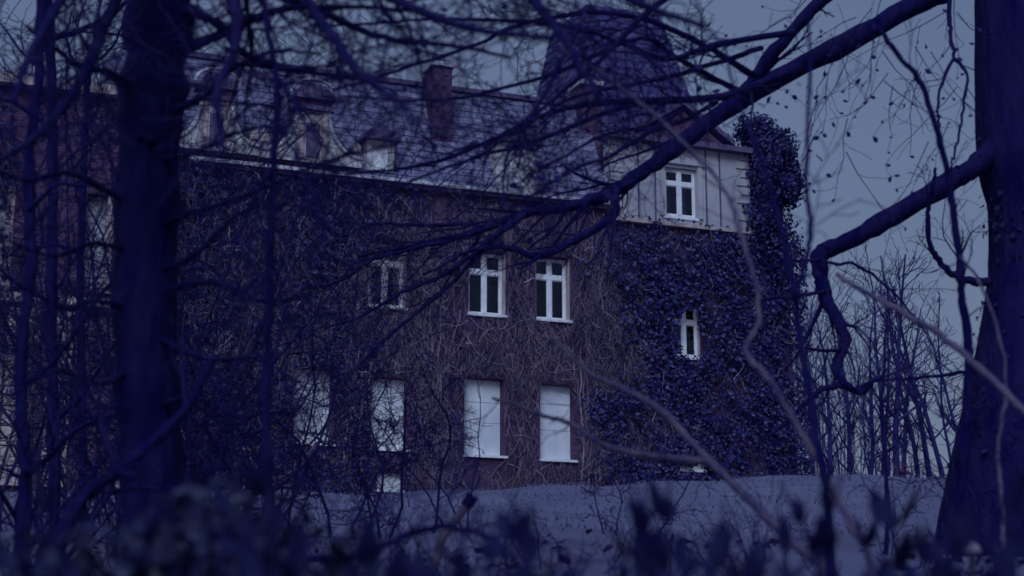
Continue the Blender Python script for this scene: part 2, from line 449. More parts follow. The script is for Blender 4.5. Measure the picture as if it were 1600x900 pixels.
# curtains inside
def curtain(s0, s1, z0, z1, off, mat, label):
    n = 26
    xs = np.linspace(s0, s1, n)
    ys = off + 0.035 * np.sin(np.linspace(0, 9.5, n) * 2.2)
    P = []
    for z in (z0 - B0, z1 - B0):
        P += [(xs[i], ys[i], z) for i in range(n)]
    mb = MB().add(P, [(i, i + 1, n + i + 1, n + i) for i in range(n - 1)])
    mb.add(np.array(P) + np.array([0, 0.012, 0]), [(i, i + 1, n + i + 1, n + i) for i in range(n - 1)])
    o = mb.build('curtain', mat, smooth=True, label=label, cat='curtain', group='curtains in the upper windows')
    o.location, o.rotation_euler = (P0[0], P0[1], BASE), (0, 0, YAW_H)
curtain(-2.10, -1.72, 9.05, 10.8, 0.62, M['curtain'], 'brownish curtain in the middle upper window over the boarded window')
curtain(-0.02, 0.30, 9.05, 10.8, 0.66, M['curtain'], 'dark curtain in the upper window nearest the ivy wing')
curtain(-5.5, -4.9, 9.05, 10.8, 0.60, M['net'], 'pale net curtain in the upper window behind the branches')
curtain(4.1, 4.5, 8.25, 9.7, 0.62, M['net'], 'thin net curtain in the small ivy framed window')
curtain(3.7, 4.05, 12.5, 13.9, 0.45, M['net'], 'net curtain at the near side of the attic window')
curtain(4.3, 4.62, 12.5, 13.9, 0.45, M['net'], 'net curtain at the far side of the attic window')

# cornice, gutter and mansard roof of the main part
MB().box(S_L, S_W - 0.10, -0.22, 0.30, EAVE - 0.117 - B0, EAVE - 0.02 - B0).build('cornice', M['trim'], house)
MB().box(S_L, S_W - 0.12, -0.34, -0.16, EAVE - 0.015 - B0, EAVE + 0.085 - B0).build('gutter', M['zinc'], house)
RT, RY0, RY1 = 16.15, -0.12, 1.75
m = MB()
m.add([(S_L, RY0 + 0.03, EAVE - B0), (S_W + 0.05, RY0 + 0.03, EAVE - B0), (S_W + 0.05, RY1 + 0.03, RT - B0), (S_L, RY1 + 0.03, RT - B0),
       (S_W + 0.05, 5.6, RT + 0.9 - B0), (S_L, 5.6, RT + 0.9 - B0), (S_W + 0.05, 11.4, EAVE - B0), (S_L, 11.4, EAVE - B0)],
      [(0, 1, 2, 3), (3, 2, 4, 5), (5, 4, 6, 7)], [(0, 3, 7), (3, 5, 7), (1, 6, 2), (2, 6, 4)])
roof = m.build('roof', M['slate_base'], house, label='grey slate mansard roof')
def slates(name, mat, parent, A, Bv, C, D, rows, wid, seed, skip=None, **k):
    """lapped slates over the quad A,B (bottom) D,C (top)"""
    rg = random.Random(seed)
    A, Bv, C, D = [np.array(p, float) for p in (A, Bv, C, D)]
    nrm = np.cross(Bv - A, D - A); nrm /= np.linalg.norm(nrm)
    mb = MB()
    for r in range(rows):
        t0, t1 = r / rows, min((r + 1.25) / rows, 1.0)
        l0, r0, l1, r1 = A + (D - A) * t0, Bv + (C - Bv) * t0, A + (D - A) * t1, Bv + (C - Bv) * t1
        W = np.linalg.norm(r0 - l0)
        n = max(1, int(W / wid))
        x = -0.5 * (r % 2)
        while x < n:
            a, b = max(x + 0.02, 0) / n, min(x + 0.98, n) / n
            x += 1
            if b - a < 0.1 / n or rg.random() < 0.015: continue
            lift = 0.03 + rg.random() * 0.015
            p = [l0 + (r0 - l0) * a, l0 + (r0 - l0) * b, l1 + (r1 - l1) * b, l1 + (r1 - l1) * a]
            if skip and skip((p[0] + p[2]) / 2): continue
            v = [p[0] + nrm * lift, p[1] + nrm * lift, p[2] + nrm * 0.008, p[3] + nrm * 0.008, p[0], p[1]]
            mb.add(v, [(0, 1, 2, 3), (4, 5, 1, 0)])
    return mb.build(name, mat, parent, **k)
slates('slates', M['slate'], roof, (S_L, RY0, EAVE + 0.02 - B0), (S_W, RY0, EAVE + 0.02 - B0), (S_W, RY1, RT - B0), (S_L, RY1, RT - B0), 15, 0.30, 5, kind='stuff')
MB().box(S_L, S_W - 0.1, RY1 - 0.12, RY1 + 0.16, RT - B0, RT + 0.14 - B0).build('ridge_roll', M['trim'], roof)

# dormer with white window in the mansard
def dormer(s0, s1, z0, z1, win, label):
    m = MB()
    f = -0.05
    wall_holes(m, s0, s1, z0, z1, f, 0.16, [win])
    m.box(s0, s0 + 0.14, f + 0.163, 1.6, z0 - B0, z1 - 0.003 - B0).box(s1 - 0.14, s1, f + 0.163, 1.6, z0 - B0, z1 - 0.003 - B0)
    d = m.build('dormer', M['pale_stucco'], house, label=label)
    mid = (s0 + s1) / 2
    r = MB().prism([(s0 - 0.16, z1 + 0.005 - B0), (s1 + 0.16, z1 + 0.005 - B0), (s1 + 0.16, z1 + 0.12 - B0), (mid, z1 + 0.45 - B0), (s0 - 0.16, z1 + 0.12 - B0)], f - 0.2, 1.7)
    r.build('dormer_roof', M['trim'], d)
    cross = MB()
    a, b, p, q_ = win[0] + 0.01, win[1] - 0.01, win[2] - B0, win[3] - B0
    y = f + 0.07
    xm = (a + b) / 2
    cross.box(a, a + 0.06, y, y + 0.05, p, q_).box(b - 0.06, b, y, y + 0.05, p, q_).box(a + 0.06, b - 0.06, y + 0.002, y + 0.048, p, p + 0.06).box(a + 0.06, b - 0.06, y + 0.002, y + 0.048, q_ - 0.06, q_).box(xm - 0.035, xm + 0.035, y - 0.005, y + 0.04, p + 0.06, q_ - 0.06)
    cross.build('window_frame', M['white'], d)
    MB().box(a + 0.06, b - 0.06, y + 0.02, y + 0.024, p + 0.06, q_ - 0.06).build('pane', M['board'] if b - a < 0.6 else M['glass'], d)
dormer(-1.85, -0.55, 12.72, 14.15, (-1.42, -0.95, 12.78, 13.85), 'stucco dormer with narrow white window beside the chimney')
dormer(-5.75, -4.95, 12.85, 13.75, (-5.6, -5.1, 12.9, 13.6), 'small dormer low in the slate roof')

# chimneys
def chimney(s0, s1, y0, y1, z0, z1, label):
    ch = MB().box(s0, s1, y0, y1, z0 - B0, z1 - B0).build('chimney', M['brick'], house, label=label)
    MB().box(s0 - 0.07, s1 + 0.07, y0 - 0.07, y1 + 0.07, z1 + 0.003 - B0, z1 + 0.13 - B0).build('chimney_cap', M['zinc'], ch)
    for i in range(2):
        x = s0 + (s1 - s0) * (0.3 + 0.4 * i)
        th = np.linspace(0, 2 * PI, 9)[:-1]
        MB().tube([(x, (y0 + y1) / 2, z1 + 0.12 - B0), (x, (y0 + y1) / 2, z1 + 0.45 - B0), (x, (y0 + y1) / 2, z1 + 0.5 - B0)], [0.11, 0.09, 0.12], 8, True).build('chimney_pot', M['trim'], ch)
chimney(-3.55, -2.95, 0.7, 1.5, 13.6, 16.5, 'tall brick chimney rising through the mansard slope')
chimney(1.45, 2.12, 1.2, 2.0, 12.7, 16.75, 'broad brick chimney at the corner of the attic wing')

# attic storey of the wing
AW = (3.60, 4.72, 12.45, 14.0)
AF = -0.06
wall_holes(MB(), S_W, 6.5, WTOP + 0.12, ATOP, AF, 0.35, [AW]).build('wall', M['stucco'], house, label='weathered stucco attic front with pilaster strips')
m = MB().box(S_W, S_W + 0.35, AF + 0.353, 7.0, WTOP + 0.12 - B0, ATOP - 0.004 - B0)
m.box(6.15, 6.497, AF + 0.353, 7.0, WTOP + 0.12 - B0, ATOP - 0.004 - B0).box(S_W, 6.5, 7.003, 7.3, WTOP + 0.12 - B0, ATOP - 0.006 - B0)
m.build('outer_wall', M['brick'], house, label='brick side wall of the attic')
MB().box(S_W - 0.06, S_R, AF - 0.14, 0.5, WTOP + 0.004 - B0, WTOP + 0.117 - B0).build('cornice', M['stone'], house, label='thin ledge below the attic')
MB().box(S_W + 0.36, 6.14, 3.0, 3.1, WTOP + 0.13 - B0, ATOP - 0.01 - B0).build('inner_wall', M['interior'], house)
w = cross_window(AW, 0.06)
for i in range(9):
    z = WTOP + 0.16 + i * 0.275
    L_ = 0.42 if i % 2 else 0.28
    MB().box(S_W - 0.035, S_W + L_, AF - 0.045, AF + 0.4, z - B0, z + 0.225 - B0).build('quoin', M['stucco'], house)
    MB().box(6.5 - L_, 6.5 + 0.035, AF - 0.045, AF + 0.4, z - B0, z + 0.225 - B0).build('quoin', M['stucco'], house)
for s in (2.72, 3.28, 5.02, 5.5):
    MB().box(s - 0.02, s + 0.02, AF - 0.03, AF - 0.002, WTOP + 0.13 - B0, ATOP - 0.02 - B0).build('lath_strip', M['trim'], house)
m = MB().box(AW[0] - 0.16, AW[0] - 0.005, AF - 0.05, AF - 0.002, AW[2] - B0, AW[3] + 0.10 - B0).box(AW[1] + 0.005, AW[1] + 0.16, AF - 0.05, AF - 0.002, AW[2] - B0, AW[3] + 0.10 - B0)
m.box(AW[0] - 0.24, AW[1] + 0.24, AF - 0.09, AF - 0.004, AW[3] + 0.104 - B0, AW[3] + 0.28 - B0)
m.build('window_surround', M['stucco'], house)
MB().box(S_W - 0.12, 6.62, AF - 0.28, AF + 0.4, ATOP + 0.003 - B0, ATOP + 0.17 - B0).build('cornice', M['trim'], house, label='dark eaves moulding of the attic wing')
pd = MB().prism([(2.7, ATOP + 0.174 - B0), (5.7, ATOP + 0.174 - B0), (4.2, ATOP + 1.15 - B0)], AF - 0.10, AF + 2.0).build('pediment', M['brick_warm'], house, label='reddish triangular pediment over the attic window')
for sg in (-1, 1):
    a = np.array([4.2 + sg * 1.75, ATOP + 0.19 - B0]); b = np.array([4.2, ATOP + 1.30 - B0])
    d = (b - a) / np.linalg.norm(b - a); nn = np.array([-d[1], d[0]]) * sg * -0.16
    MB().prism([tuple(a), tuple(b), tuple(b + np.array([0, 0.17])), tuple(a + np.array([0, 0.17]))], AF - 0.24, AF + 2.1).build('raking_cornice', M['trim'], pd)
# steep tower roof behind the wing
TZ, TT = ATOP + 0.18, 20.6
b4 = [(S_W + 0.15, 2.3), (6.8, 2.3), (6.8, 8.0), (S_W + 0.15, 8.0)]
t4 = [(S_W + 1.1, 3.9), (5.6, 3.9), (5.6, 6.8), (S_W + 1.1, 6.8)]
Vv = [(x, y, TZ - B0) for x, y in b4] + [(x, y, TT - B0) for x, y in t4]
tr = MB().add(Vv, [(0, 1, 5, 4), (1, 2, 6, 5), (2, 3, 7, 6), (3, 0, 4, 7), (4, 5, 6, 7)]).build('tower_roof', M['spire_base'], house, label='steep dark slate tower roof above the wing')
for k_ in ((0, 1, 5, 4), (3, 0, 4, 7)):
    slates('slates', M['spire'], tr, *[Vv[i] for i in k_], 20, 0.33, 7 + k_[0], kind='stuff')

# baroque gables on the left part
def gable(s, half, neck, z0, zn, label, f=-0.35, seed=1):
    n = 10
    poly = [(s - half, z0 - B0)]
    left, right = [], []
    for i in range(n + 1):                     # concave volute sweeping up to the neck
        t = i / n
        a = t * PI / 2
        x = half - (half - neck) * math.sin(a)
        z = z0 + 0.25 + (zn - z0 - 0.25) * (1 - math.cos(a))
        right.append((s + x, z - B0)); left.append((s - x, z - B0))
    m = MB()
    ctr = [(s + half, z0 - B0)] + right
    # build as strips between left and right outline
    L_ = [(s - half, z0 - B0)] + left
    Rr = [(s + half, z0 - B0)] + right
    for i in range(len(L_) - 1):
        a, b, c_, d = L_[i], Rr[i], Rr[i + 1], L_[i + 1]
        v = [(a[0], f, a[1]), (b[0], f, b[1]), (c_[0], f, c_[1]), (d[0], f, d[1]), (a[0], f + 0.4, a[1]), (b[0], f + 0.4, b[1]), (c_[0], f + 0.4, c_[1]), (d[0], f + 0.4, d[1])]
        m.add(v, [(0, 1, 2, 3), (7, 6, 5, 4), (1, 5, 6, 2), (0, 3, 7, 4)])
    g = m.build('gable', M['pale_stucco'], house, label=label)
    MB().box(s - neck - 0.12, s + neck + 0.12, f - 0.14, f + 0.5, zn + 0.003 - B0, zn + 0.12 - B0).build('moulding', M['trim'], g)
    MB().box(s - neck, s + neck, f - 0.02, f + 0.4, zn + 0.124 - B0, zn + 0.32 - B0).build('frieze', M['brick_warm'], g)
    arc = [(s - neck - 0.16, zn + 0.325 - B0), (s + neck + 0.16, zn + 0.325 - B0)] + [(s + (neck + 0.12) * math.cos(a), zn + 0.33 + 0.42 * math.sin(a) - B0) for a in np.linspace(0.1, PI - 0.1, 10)]
    MB().prism(arc, f - 0.15, f + 0.5).build('arched_pediment', M['trim'], g)
    arc2 = [(s - neck - 0.22, zn + 0.45 - B0)] + [(s + (neck + 0.2) * math.cos(a), zn + 0.45 + 0.46 * math.sin(a) - B0) for a in np.linspace(PI - 0.05, 0.05, 12)]
    pts = [(x, f - 0.05, z) for x, z in arc2[1:]]
    MB().tube(pts, [0.05] * len(pts), 6, True).build('hood_mould', M['zinc'], g)
    for side in (left, right):
        MB().tube([(x, f - 0.02, z) for x, z in side], [0.06] * len(side), 6, True).build('volute_edge', M['zinc'], g)
    for x in (s - half + 0.12, s + half - 0.12):
        MB().tube([(x, f + 0.1, z0 + 0.15 - B0), (x, f + 0.1, z0 + 0.40 - B0), (x, f + 0.1, z0 + 0.46 - B0), (x, f + 0.1, z0 + 0.62 - B0), (x, f + 0.1, z0 + 0.75 - B0)], [0.09, 0.07, 0.14, 0.13, 0.02], 8, True).build('urn', M['stone'], g)
    for sg in (-1, 1):
        MB().box(s + sg * neck * 0.75 - 0.07, s + sg * neck * 0.75 + 0.07, f - 0.06, f - 0.003, z0 + 0.1 - B0, zn - 0.01 - B0).build('pilaster', M['stone'], g)
    MB().box(s - neck * 0.42, s + neck * 0.42, f - 0.03, f - 0.004, z0 + 0.15 - B0, zn - 0.35 - B0).build('blind_window', M['trim'], g)
gable(-7.4, 1.42, 0.45, EAVE + 0.25, 14.28, 'pale curved gable with arched pediment beside the mansard slope')
gable(-10.1, 1.2, 0.42, EAVE + 0.25, 14.2, 'curved gable half hidden by the thick trunk', f=-0.45)

# projecting wing far left, front flush with quoined corner
LX0, LX1, LF = -20.0, -12.25, -2.6
NICHE = (-13.62, -12.95, 8.3, 10.7)
wall_holes(MB(), LX0, LX1, 2.6, 13.2, LF, 0.5, [NICHE, (-16.3, -15.3, 8.3, 10.7), (-16.3, -15.3, 4.6, 6.8)]).build('wall', M['brick_warm'], house, label='warm brick front of the projecting wing')
MB().box(LX1 - 0.5, LX1, LF + 0.503, 0.6, 2.6 - B0, 13.19 - B0).box(LX0, LX0 + 0.5, LF + 0.503, 8, 2.6 - B0, 13.19 - B0).build('outer_wall', M['brick_warm'], house)
MB().box(LX0 + 0.52, LX1 - 0.52, LF + 1.8, LF + 1.9, 2.6 - B0, 13.1 - B0).build('inner_wall', M['interior'], house)
rng = random.Random(8)
for i in range(34):
    z = 3.5 + i * 0.285
    L_ = 0.52 if i % 2 else 0.34
    if 8.0 < z < 8.4: continue
    MB().box(LX1 - L_, LX1 + 0.04, LF - 0.04, LF + 0.3, z - B0, z + 0.235 - B0).build('quoin', M['stone'] if rng.random() < 0.35 else M['brick_warm'], house)
MB().box(LX0, LX1 + 0.12, LF - 0.16, LF + 0.3, 7.86 - B0, 8.06 - B0).build('string_course', M['stone'], house)
MB().box(LX0, LX1 + 0.22, LF - 0.30, LF + 0.4, 13.203 - B0, 13.45 - B0).build('cornice', M['stone'], house, label='stone cornice of the projecting wing')
for s in (-14.05, -15.0):
    for i in range(9):
        z = 3.5 + i * 0.47
        MB().box(s - 0.28, s + 0.28, LF - 0.13, LF - 0.003, z - B0, z + 0.43 - B0).build('pilaster_block', M['stone'], house)
for h in (NICHE, (-16.3, -15.3, 8.3, 10.7)):
    n_ = MB().box(h[0] + 0.01, h[1] - 0.01, LF + 0.3, LF + 0.34, h[2] - B0, h[3] - B0).build('window', M['stucco'], house, label='tall niche window with pale reveal')
    MB().box(h[1] - 0.17, h[1] - 0.004, LF + 0.02, LF + 0.29, h[2] - B0, h[3] - 0.01 - B0).build('reveal', M['stone'], n_)
    MB().box(h[0] - 0.08, h[1] + 0.08, LF - 0.12, LF + 0.28, h[2] - 0.09 - B0, h[2] - 0.004 - B0).build('sill', M['stone'], n_)
w = MB().box(-16.29, -15.31, LF + 0.3, LF + 0.34, 4.6 - B0, 6.8 - B0).build('window', M['board'], house, label='boarded window low in the projecting wing')
MB().add([(LX0 - 0.3, LF - 0.3, 13.46 - B0), (LX1 + 0.3, LF - 0.3, 13.46 - B0), (LX1 - 1.6, LF + 1.6, 14.0 - B0), (LX0 + 1, LF + 1.6, 14.0 - B0), (LX1 + 0.3, 9, 13.46 - B0), (LX1 - 1.6, 7, 14.0 - B0), (LX0 + 1, 7, 14.0 - B0), (LX0 - 0.3, 9, 13.46 - B0)],
         [(0, 1, 2, 3), (1, 4, 5, 2), (4, 7, 6, 5), (7, 0, 3, 6), (3, 2, 5, 6)]).build('roof', M['slate_base'], house, label='slate roof of the projecting wing')

# ------------------------------------------------------------------ climbing plants on the house
def in_hole(s, z, pad=0.05):
    for a, b, c_, d in UPPER + LOWER + CELLAR:
        if a - pad < s < b + pad and c_ - pad < z < d + pad: return True
    return False
def house_obj(mb, name, mat, parent=None, **k):
    o = mb.build(name, mat, parent, **k)
    if not parent:
        o.location, o.rotation_euler = (P0[0], P0[1], BASE), (0, 0, YAW_H)
    return o
rg = np.random.default_rng(11)
def strands(mb, count, s0, s1, z0, z1, dens, rad, length, y0=0.02, y1=0.16, droop=0.55, wob=0.5):
    k = tries = 0
    while k < count and tries < count * 12:
        tries += 1
        s, z = rg.uniform(s0, s1), rg.uniform(z0, z1)
        if rg.random() > dens(s, z) or in_hole(s, z): continue
        n = 8
        L_ = rg.uniform(*length)
        a = -PI / 2 + rg.normal(0, droop)
        if rg.random() < 0.20: a = rg.uniform(0, 2 * PI)
        y = -rg.uniform(y0, y1)
        curv = rg.normal(0, wob)
        P, x_, z_ = [], s, z
        ok = True
        for i in range(n):
            P.append((x_, y - 0.05 * math.sin(i / (n - 1) * PI) * rg.random(), z_ - B0))
            x_ += math.cos(a) * L_ / n; z_ += math.sin(a) * L_ / n
            a += curv * math.sin(i * 0.9) + rg.normal(0, 0.24)
            if in_hole(x_, z_, 0.0): ok = False; break
        if not ok and len(P) < 3: continue
        r0 = rg.uniform(*rad)
        mb.tube(P, np.linspace(r0, r0 * 0.45, len(P)), 3)
        k += 1
def nz2(s, z):
    return 0.5 + 0.25 * math.sin(s * 1.7 + 0.6 * z) + 0.25 * math.sin(z * 1.9 - s * 0.9 + 1.0) + 0.18 * math.sin(s * 4.1 + z * 3.3)
def dens_main(s, z):
    d = 0.95 if 7.25 < z < 11.6 else 0.55
    if z < 7.25: d = 0.42
    if z > 11.6: d = 0.35
    return max(0.05, min(1, d * (0.05 + 1.25 * max(nz2(s * 1.1, z * 0.8), 0.0) ** 1.6)))
vine = empty('climbing_vine', (P0[0], P0[1], BASE), YAW_H, label='mat of leafless tangled vine stems covering the brick front wall', cat='vine')
mb = MB(); strands(mb, 11000, -9.8, 2.9, 4.0, 12.4, dens_main, (0.005, 0.011), (0.35, 1.15), droop=0.38, wob=0.16)
for _ in range(170):
    x_, z_ = rg.uniform(-5.7, -4.5), rg.uniform(8.9, 11.2)
    P = [(x_, -0.10 - 0.1 * rg.random(), z_ - B0)]
    for i in range(7):
        P.append((P[-1][0] + rg.normal(0, 0.04), P[-1][1] + rg.normal(0, 0.02), P[-1][2] - rg.uniform(0.03, 0.14)))
    mb.tube(P, np.linspace(rg.uniform(0.006, 0.013), 0.004, 8), 3)
mb.build('tendrils', M['vine'], vine, kind='stuff')
mb = MB(); strands(mb, 700, -9.5, 2.4, 4.0, 12.0, lambda s, z: 0.8, (0.012, 0.026), (1.0, 2.6), 0.01, 0.08, 0.30, 0.08)
mb.build('stems', M['vine'], vine, kind='stuff')
mb = MB()
for _ in range(34):                                  # rooted main stems fanning up the wall
    x_ = rg.uniform(-9.3, 2.2)
    if any(a - 0.05 < x_ < b + 0.05 for a, b, c_, d in LOWER + CELLAR): continue
    P = [(x_, -0.06, 3.5 - B0)]
    H_ = rg.uniform(3.0, 8.0)
    for i in range(14):
        P.append((P[-1][0] + rg.normal(0, 0.06), -0.05 - 0.03 * rg.random(), P[-1][2] + H_ / 14))
        if in_hole(P[-1][0], P[-1][2] + B0, 0.0): break
    rr_ = np.linspace(rg.uniform(0.022, 0.04), 0.008, len(P))
    mb.tube(P, rr_, 5)
    for k in range(2, len(P) - 1):
        if rg.random() < 0.7:
            grow(mb, P[k], np.array([rg.choice([-1, 1]) * 0.6, 0, 0.8]), rg.uniform(0.3, 1.0), rr_[k] * 0.5, 1, 4, 0.16, 0.02, (0.3, 0.7), 0.004, rg, flat=np.array([0, 1.0, 0]), seg=0.12)
mb.build('main_stems', M['vine'], vine, kind='stuff')
mb = MB(); strands(mb, 480, -12.0, -3.8, 6.0, 12.3, lambda s, z: 0.6, (0.006, 0.014), (0.5, 1.5), 0.18, 0.40, 0.35, 0.12)
mb.build('aerial_roots', M['root'], vine, kind='stuff')

LEAF5 = np.array([(0, 0, 0), (0.34, 0.30, 0.05), (0.5, 0.62, 0.02), (0, 1.0, -0.08), (-0.5, 0.62, 0.02), (-0.34, 0.30, 0.05), (0, 0.5, -0.06)])
LEAF5_T = np.array([(6, 0, 1), (6, 1, 2), (6, 2, 3), (6, 3, 4), (6, 4, 5), (6, 5, 0)])
def leaf_cloud(mb, pts, normals, size, rgen, jitter=0.7, droop=0.6, aspect=0.9):
    """many leaf-shaped faces; each leaf one island"""
    n = len(pts)
    Z = normals + rgen.normal(0, jitter, (n, 3))
    Z /= np.linalg.norm(Z, axis=1)[:, None] + 1e-9
    Yv = rgen.normal(0, 0.6, (n, 3)); Yv[:, 2] -= droop * 2
    Yv -= Z * np.sum(Yv * Z, 1)[:, None]
    Yv /= np.linalg.norm(Yv, axis=1)[:, None] + 1e-9
    X = np.cross(Yv, Z)
    sz = rgen.uniform(size[0], size[1], n)[:, None, None]
    V = pts[:, None, :] + sz * (LEAF5[None, :, 0, None] * aspect * X[:, None, :] + LEAF5[None, :, 1, None] * Yv[:, None, :] + LEAF5[None, :, 2, None] * Z[:, None, :])
    T = (np.arange(n)[:, None, None] * 7 + LEAF5_T[None]).reshape(-1, 3)
    mb.add(V.reshape(-1, 3), None, T)
def ivy_wall(mb, count, s0, s1, z0, z1, dens, depth, size):
    P = []
    while len(P) < count:
        s, z = rg.uniform(s0, s1), rg.uniform(z0, z1)
        if rg.random() > dens(s, z) or in_hole(s, z, 0.0 if rg.random() < 0.2 else 0.06): continue
        bump = 0.5 + 0.5 * math.sin(s * 3.1 + math.sin(z * 2.3) * 1.5) * math.sin(z * 2.7 + s)
        P.append((s, -rg.uniform(0.02, depth * (0.35 + 0.65 * bump)), z - B0))
    P = np.array(P)
    leaf_cloud(mb, P, np.tile([0.0, -1.0, 0.35], (len(P), 1)), size, rg, 0.55)
def dens_wing(s, z):
    edge = sstep(1.0, 2.8, s + 0.5 * math.sin(z * 1.3) + 0.3 * math.sin(z * 3.1))
    top = 1 - sstep(11.6, 12.25, z + 0.15 * math.sin(s * 3))
    return float(edge * (0.15 + 0.85 * top)) * (0.22 + 0.78 * nz2(s * 1.3, z * 1.2))
ivy = empty('wall_ivy', (P0[0], P0[1], BASE), YAW_H, label='dense dark evergreen ivy covering the wing around the small window', cat='ivy')
mb = MB(); ivy_wall(mb, 21000, 0.6, 8.3, 3.6, 12.35, dens_wing, 0.48, (0.045, 0.145)); mb.build('leaves', M['ivy'], ivy, kind='stuff')
def leaf_patch(mb, n, s0, s1, z0, z1, y=(-0.30, -0.05)):
    P = np.stack([rg.uniform(s0, s1, n), rg.uniform(y[0], y[1], n), rg.uniform(z0, z1, n) - B0], -1)
    leaf_cloud(mb, P, np.tile([0.0, -1.0, 0.35], (n, 1)), (0.07, 0.15), rg, 0.55)
mb = MB()
leaf_patch(mb, 150, 3.65, 3.98, 8.1, 9.9)
leaf_patch(mb, 60, 3.9, 4.6, 9.55, 9.9)
leaf_patch(mb, 60, 4.6, 4.8, 8.9, 9.9)
leaf_patch(mb, 50, 3.7, 4.8, 8.0, 8.28)
leaf_patch(mb, 480, 3.7, 4.85, 5.55, 6.75)
leaf_patch(mb, 200, 3.7, 4.30, 4.95, 5.7)
leaf_patch(mb, 70, 4.5, 4.85, 4.95, 5.6)
mb.build('leaves', M['ivy'], ivy, kind='stuff')
mb = MB(); strands(mb, 380, 1.5, 8.0, 5.5, 12.1, lambda s, z: 0.7, (0.005, 0.011), (0.3, 0.8), 0.12, 0.36, 0.5, 0.3); mb.build('runners', M['vine'], ivy, kind='stuff')
ivy2 = empty('wall_ivy', (P0[0] + HU[0] * -9, P0[1] + HU[1] * -9, BASE), YAW_H, label='dark ivy with pale roots on the wall behind the thick trunk', cat='ivy')
def dens_left(s, z):
    return float(1 - sstep(-6.6, -4.6, s + 0.8 * math.sin(z * 0.9) + 0.3 * math.sin(z * 2.9))) * (0.5 + 0.5 * nz2(s, z))
mb = MB(); ivy_wall(mb, 12000, -12.3, -4.0, 3.6, 12.6, dens_left, 0.40, (0.07, 0.15))
o = mb.build('leaves', M['ivy'], ivy2, kind='stuff'); o.location = (9, 0, 0)
mb = MB()
n_ = 9000
Pw = np.stack([rg.uniform(-20, -12.3, n_), LF - rg.uniform(0.03, 0.4, n_), rg.uniform(3.6, 13.0, n_)], -1)
kp = np.array([nz2(a * 0.8, c_ * 0.7) + 0.25 * rg.normal() for a, _, c_ in Pw]) > 0.60 + 0.5 * ((Pw[:, 0] > -15.4) & (Pw[:, 0] < -12.9))
Pw = Pw[kp]; Pw[:, 2] -= B0; Pw[:, 0] += 0.0
wivy = empty('wall_ivy', tuple(hw(-16, LF, BASE)), YAW_H, label='patchy dark ivy on the warm brick wing at far left', cat='ivy')
leaf_cloud(mb, Pw - np.array([-16, LF, 0]), np.tile([0.0, -1.0, 0.35], (len(Pw), 1)), (0.08, 0.17), rg, 0.55)
mb.build('leaves', M['ivy'], wivy, kind='stuff')
# overhanging bushy ivy head on the right corner
def blob_pts(cs, n):
    out, nr = [], []
    for (s, y, z, rx, ry, rz), k in zip(cs, n):
        d = rg.normal(0, 1, (k, 3)); d /= np.linalg.norm(d, axis=1)[:, None]
        r = rg.uniform(0.25, 1.12, (k, 1)) ** 0.6 * (1 + 0.16 * np.sin(d[:, :1] * 7 + d[:, 2:] * 5))
        out.append(np.array([s, y, z - B0]) + d * r * np.array([rx, ry, rz])); nr.append(d)
    return np.vstack(out), np.vstack(nr)
head = empty('ivy_clump', (P0[0] + HU[0] * 7, P0[1] + HU[1] * 7, BASE), YAW_H, label='bushy dark ivy head bulging over the right corner of the attic', cat='ivy')
P, Nn = blob_pts([(6.95, -0.1, 14.0, 0.55, 0.9, 1.6), (7.35, -0.1, 14.8, 0.75, 0.9, 0.85), (7.75, -0.2, 13.8, 0.50, 0.8, 0.75), (6.9, 0.0, 12.6, 0.65, 0.7, 0.9), (7.4, 0.0, 11.8, 0.75, 0.7, 1.4), (6.9, 0.2, 15.6, 0.6, 0.8, 0.5)],
                 [4200, 3600, 2200, 1900, 2400, 1300])
P[:, 0] -= 7
mb = MB(); leaf_cloud(mb, P, Nn, (0.07, 0.14), rg, 0.6); mb.build('leaves', M['ivy'], head, kind='stuff')
mb = MB()
for i in range(14):
    x0_ = rg.uniform(-0.4, 0.6)
    pts = smooth_path([(x0_ * 0.5, 0.05, 3.6 - B0 + 0.1), (x0_ * 0.7, -0.05, 8 - B0), (x0_, -0.1, 11.5 - B0), (x0_ * 1.3, 0, rg.uniform(13, 15.6) - B0)], 5)
    mb.tube(pts, np.linspace(0.05, 0.015, len(pts)), 5)
mb.build('stems', M['far_bark'], head, kind='stuff')

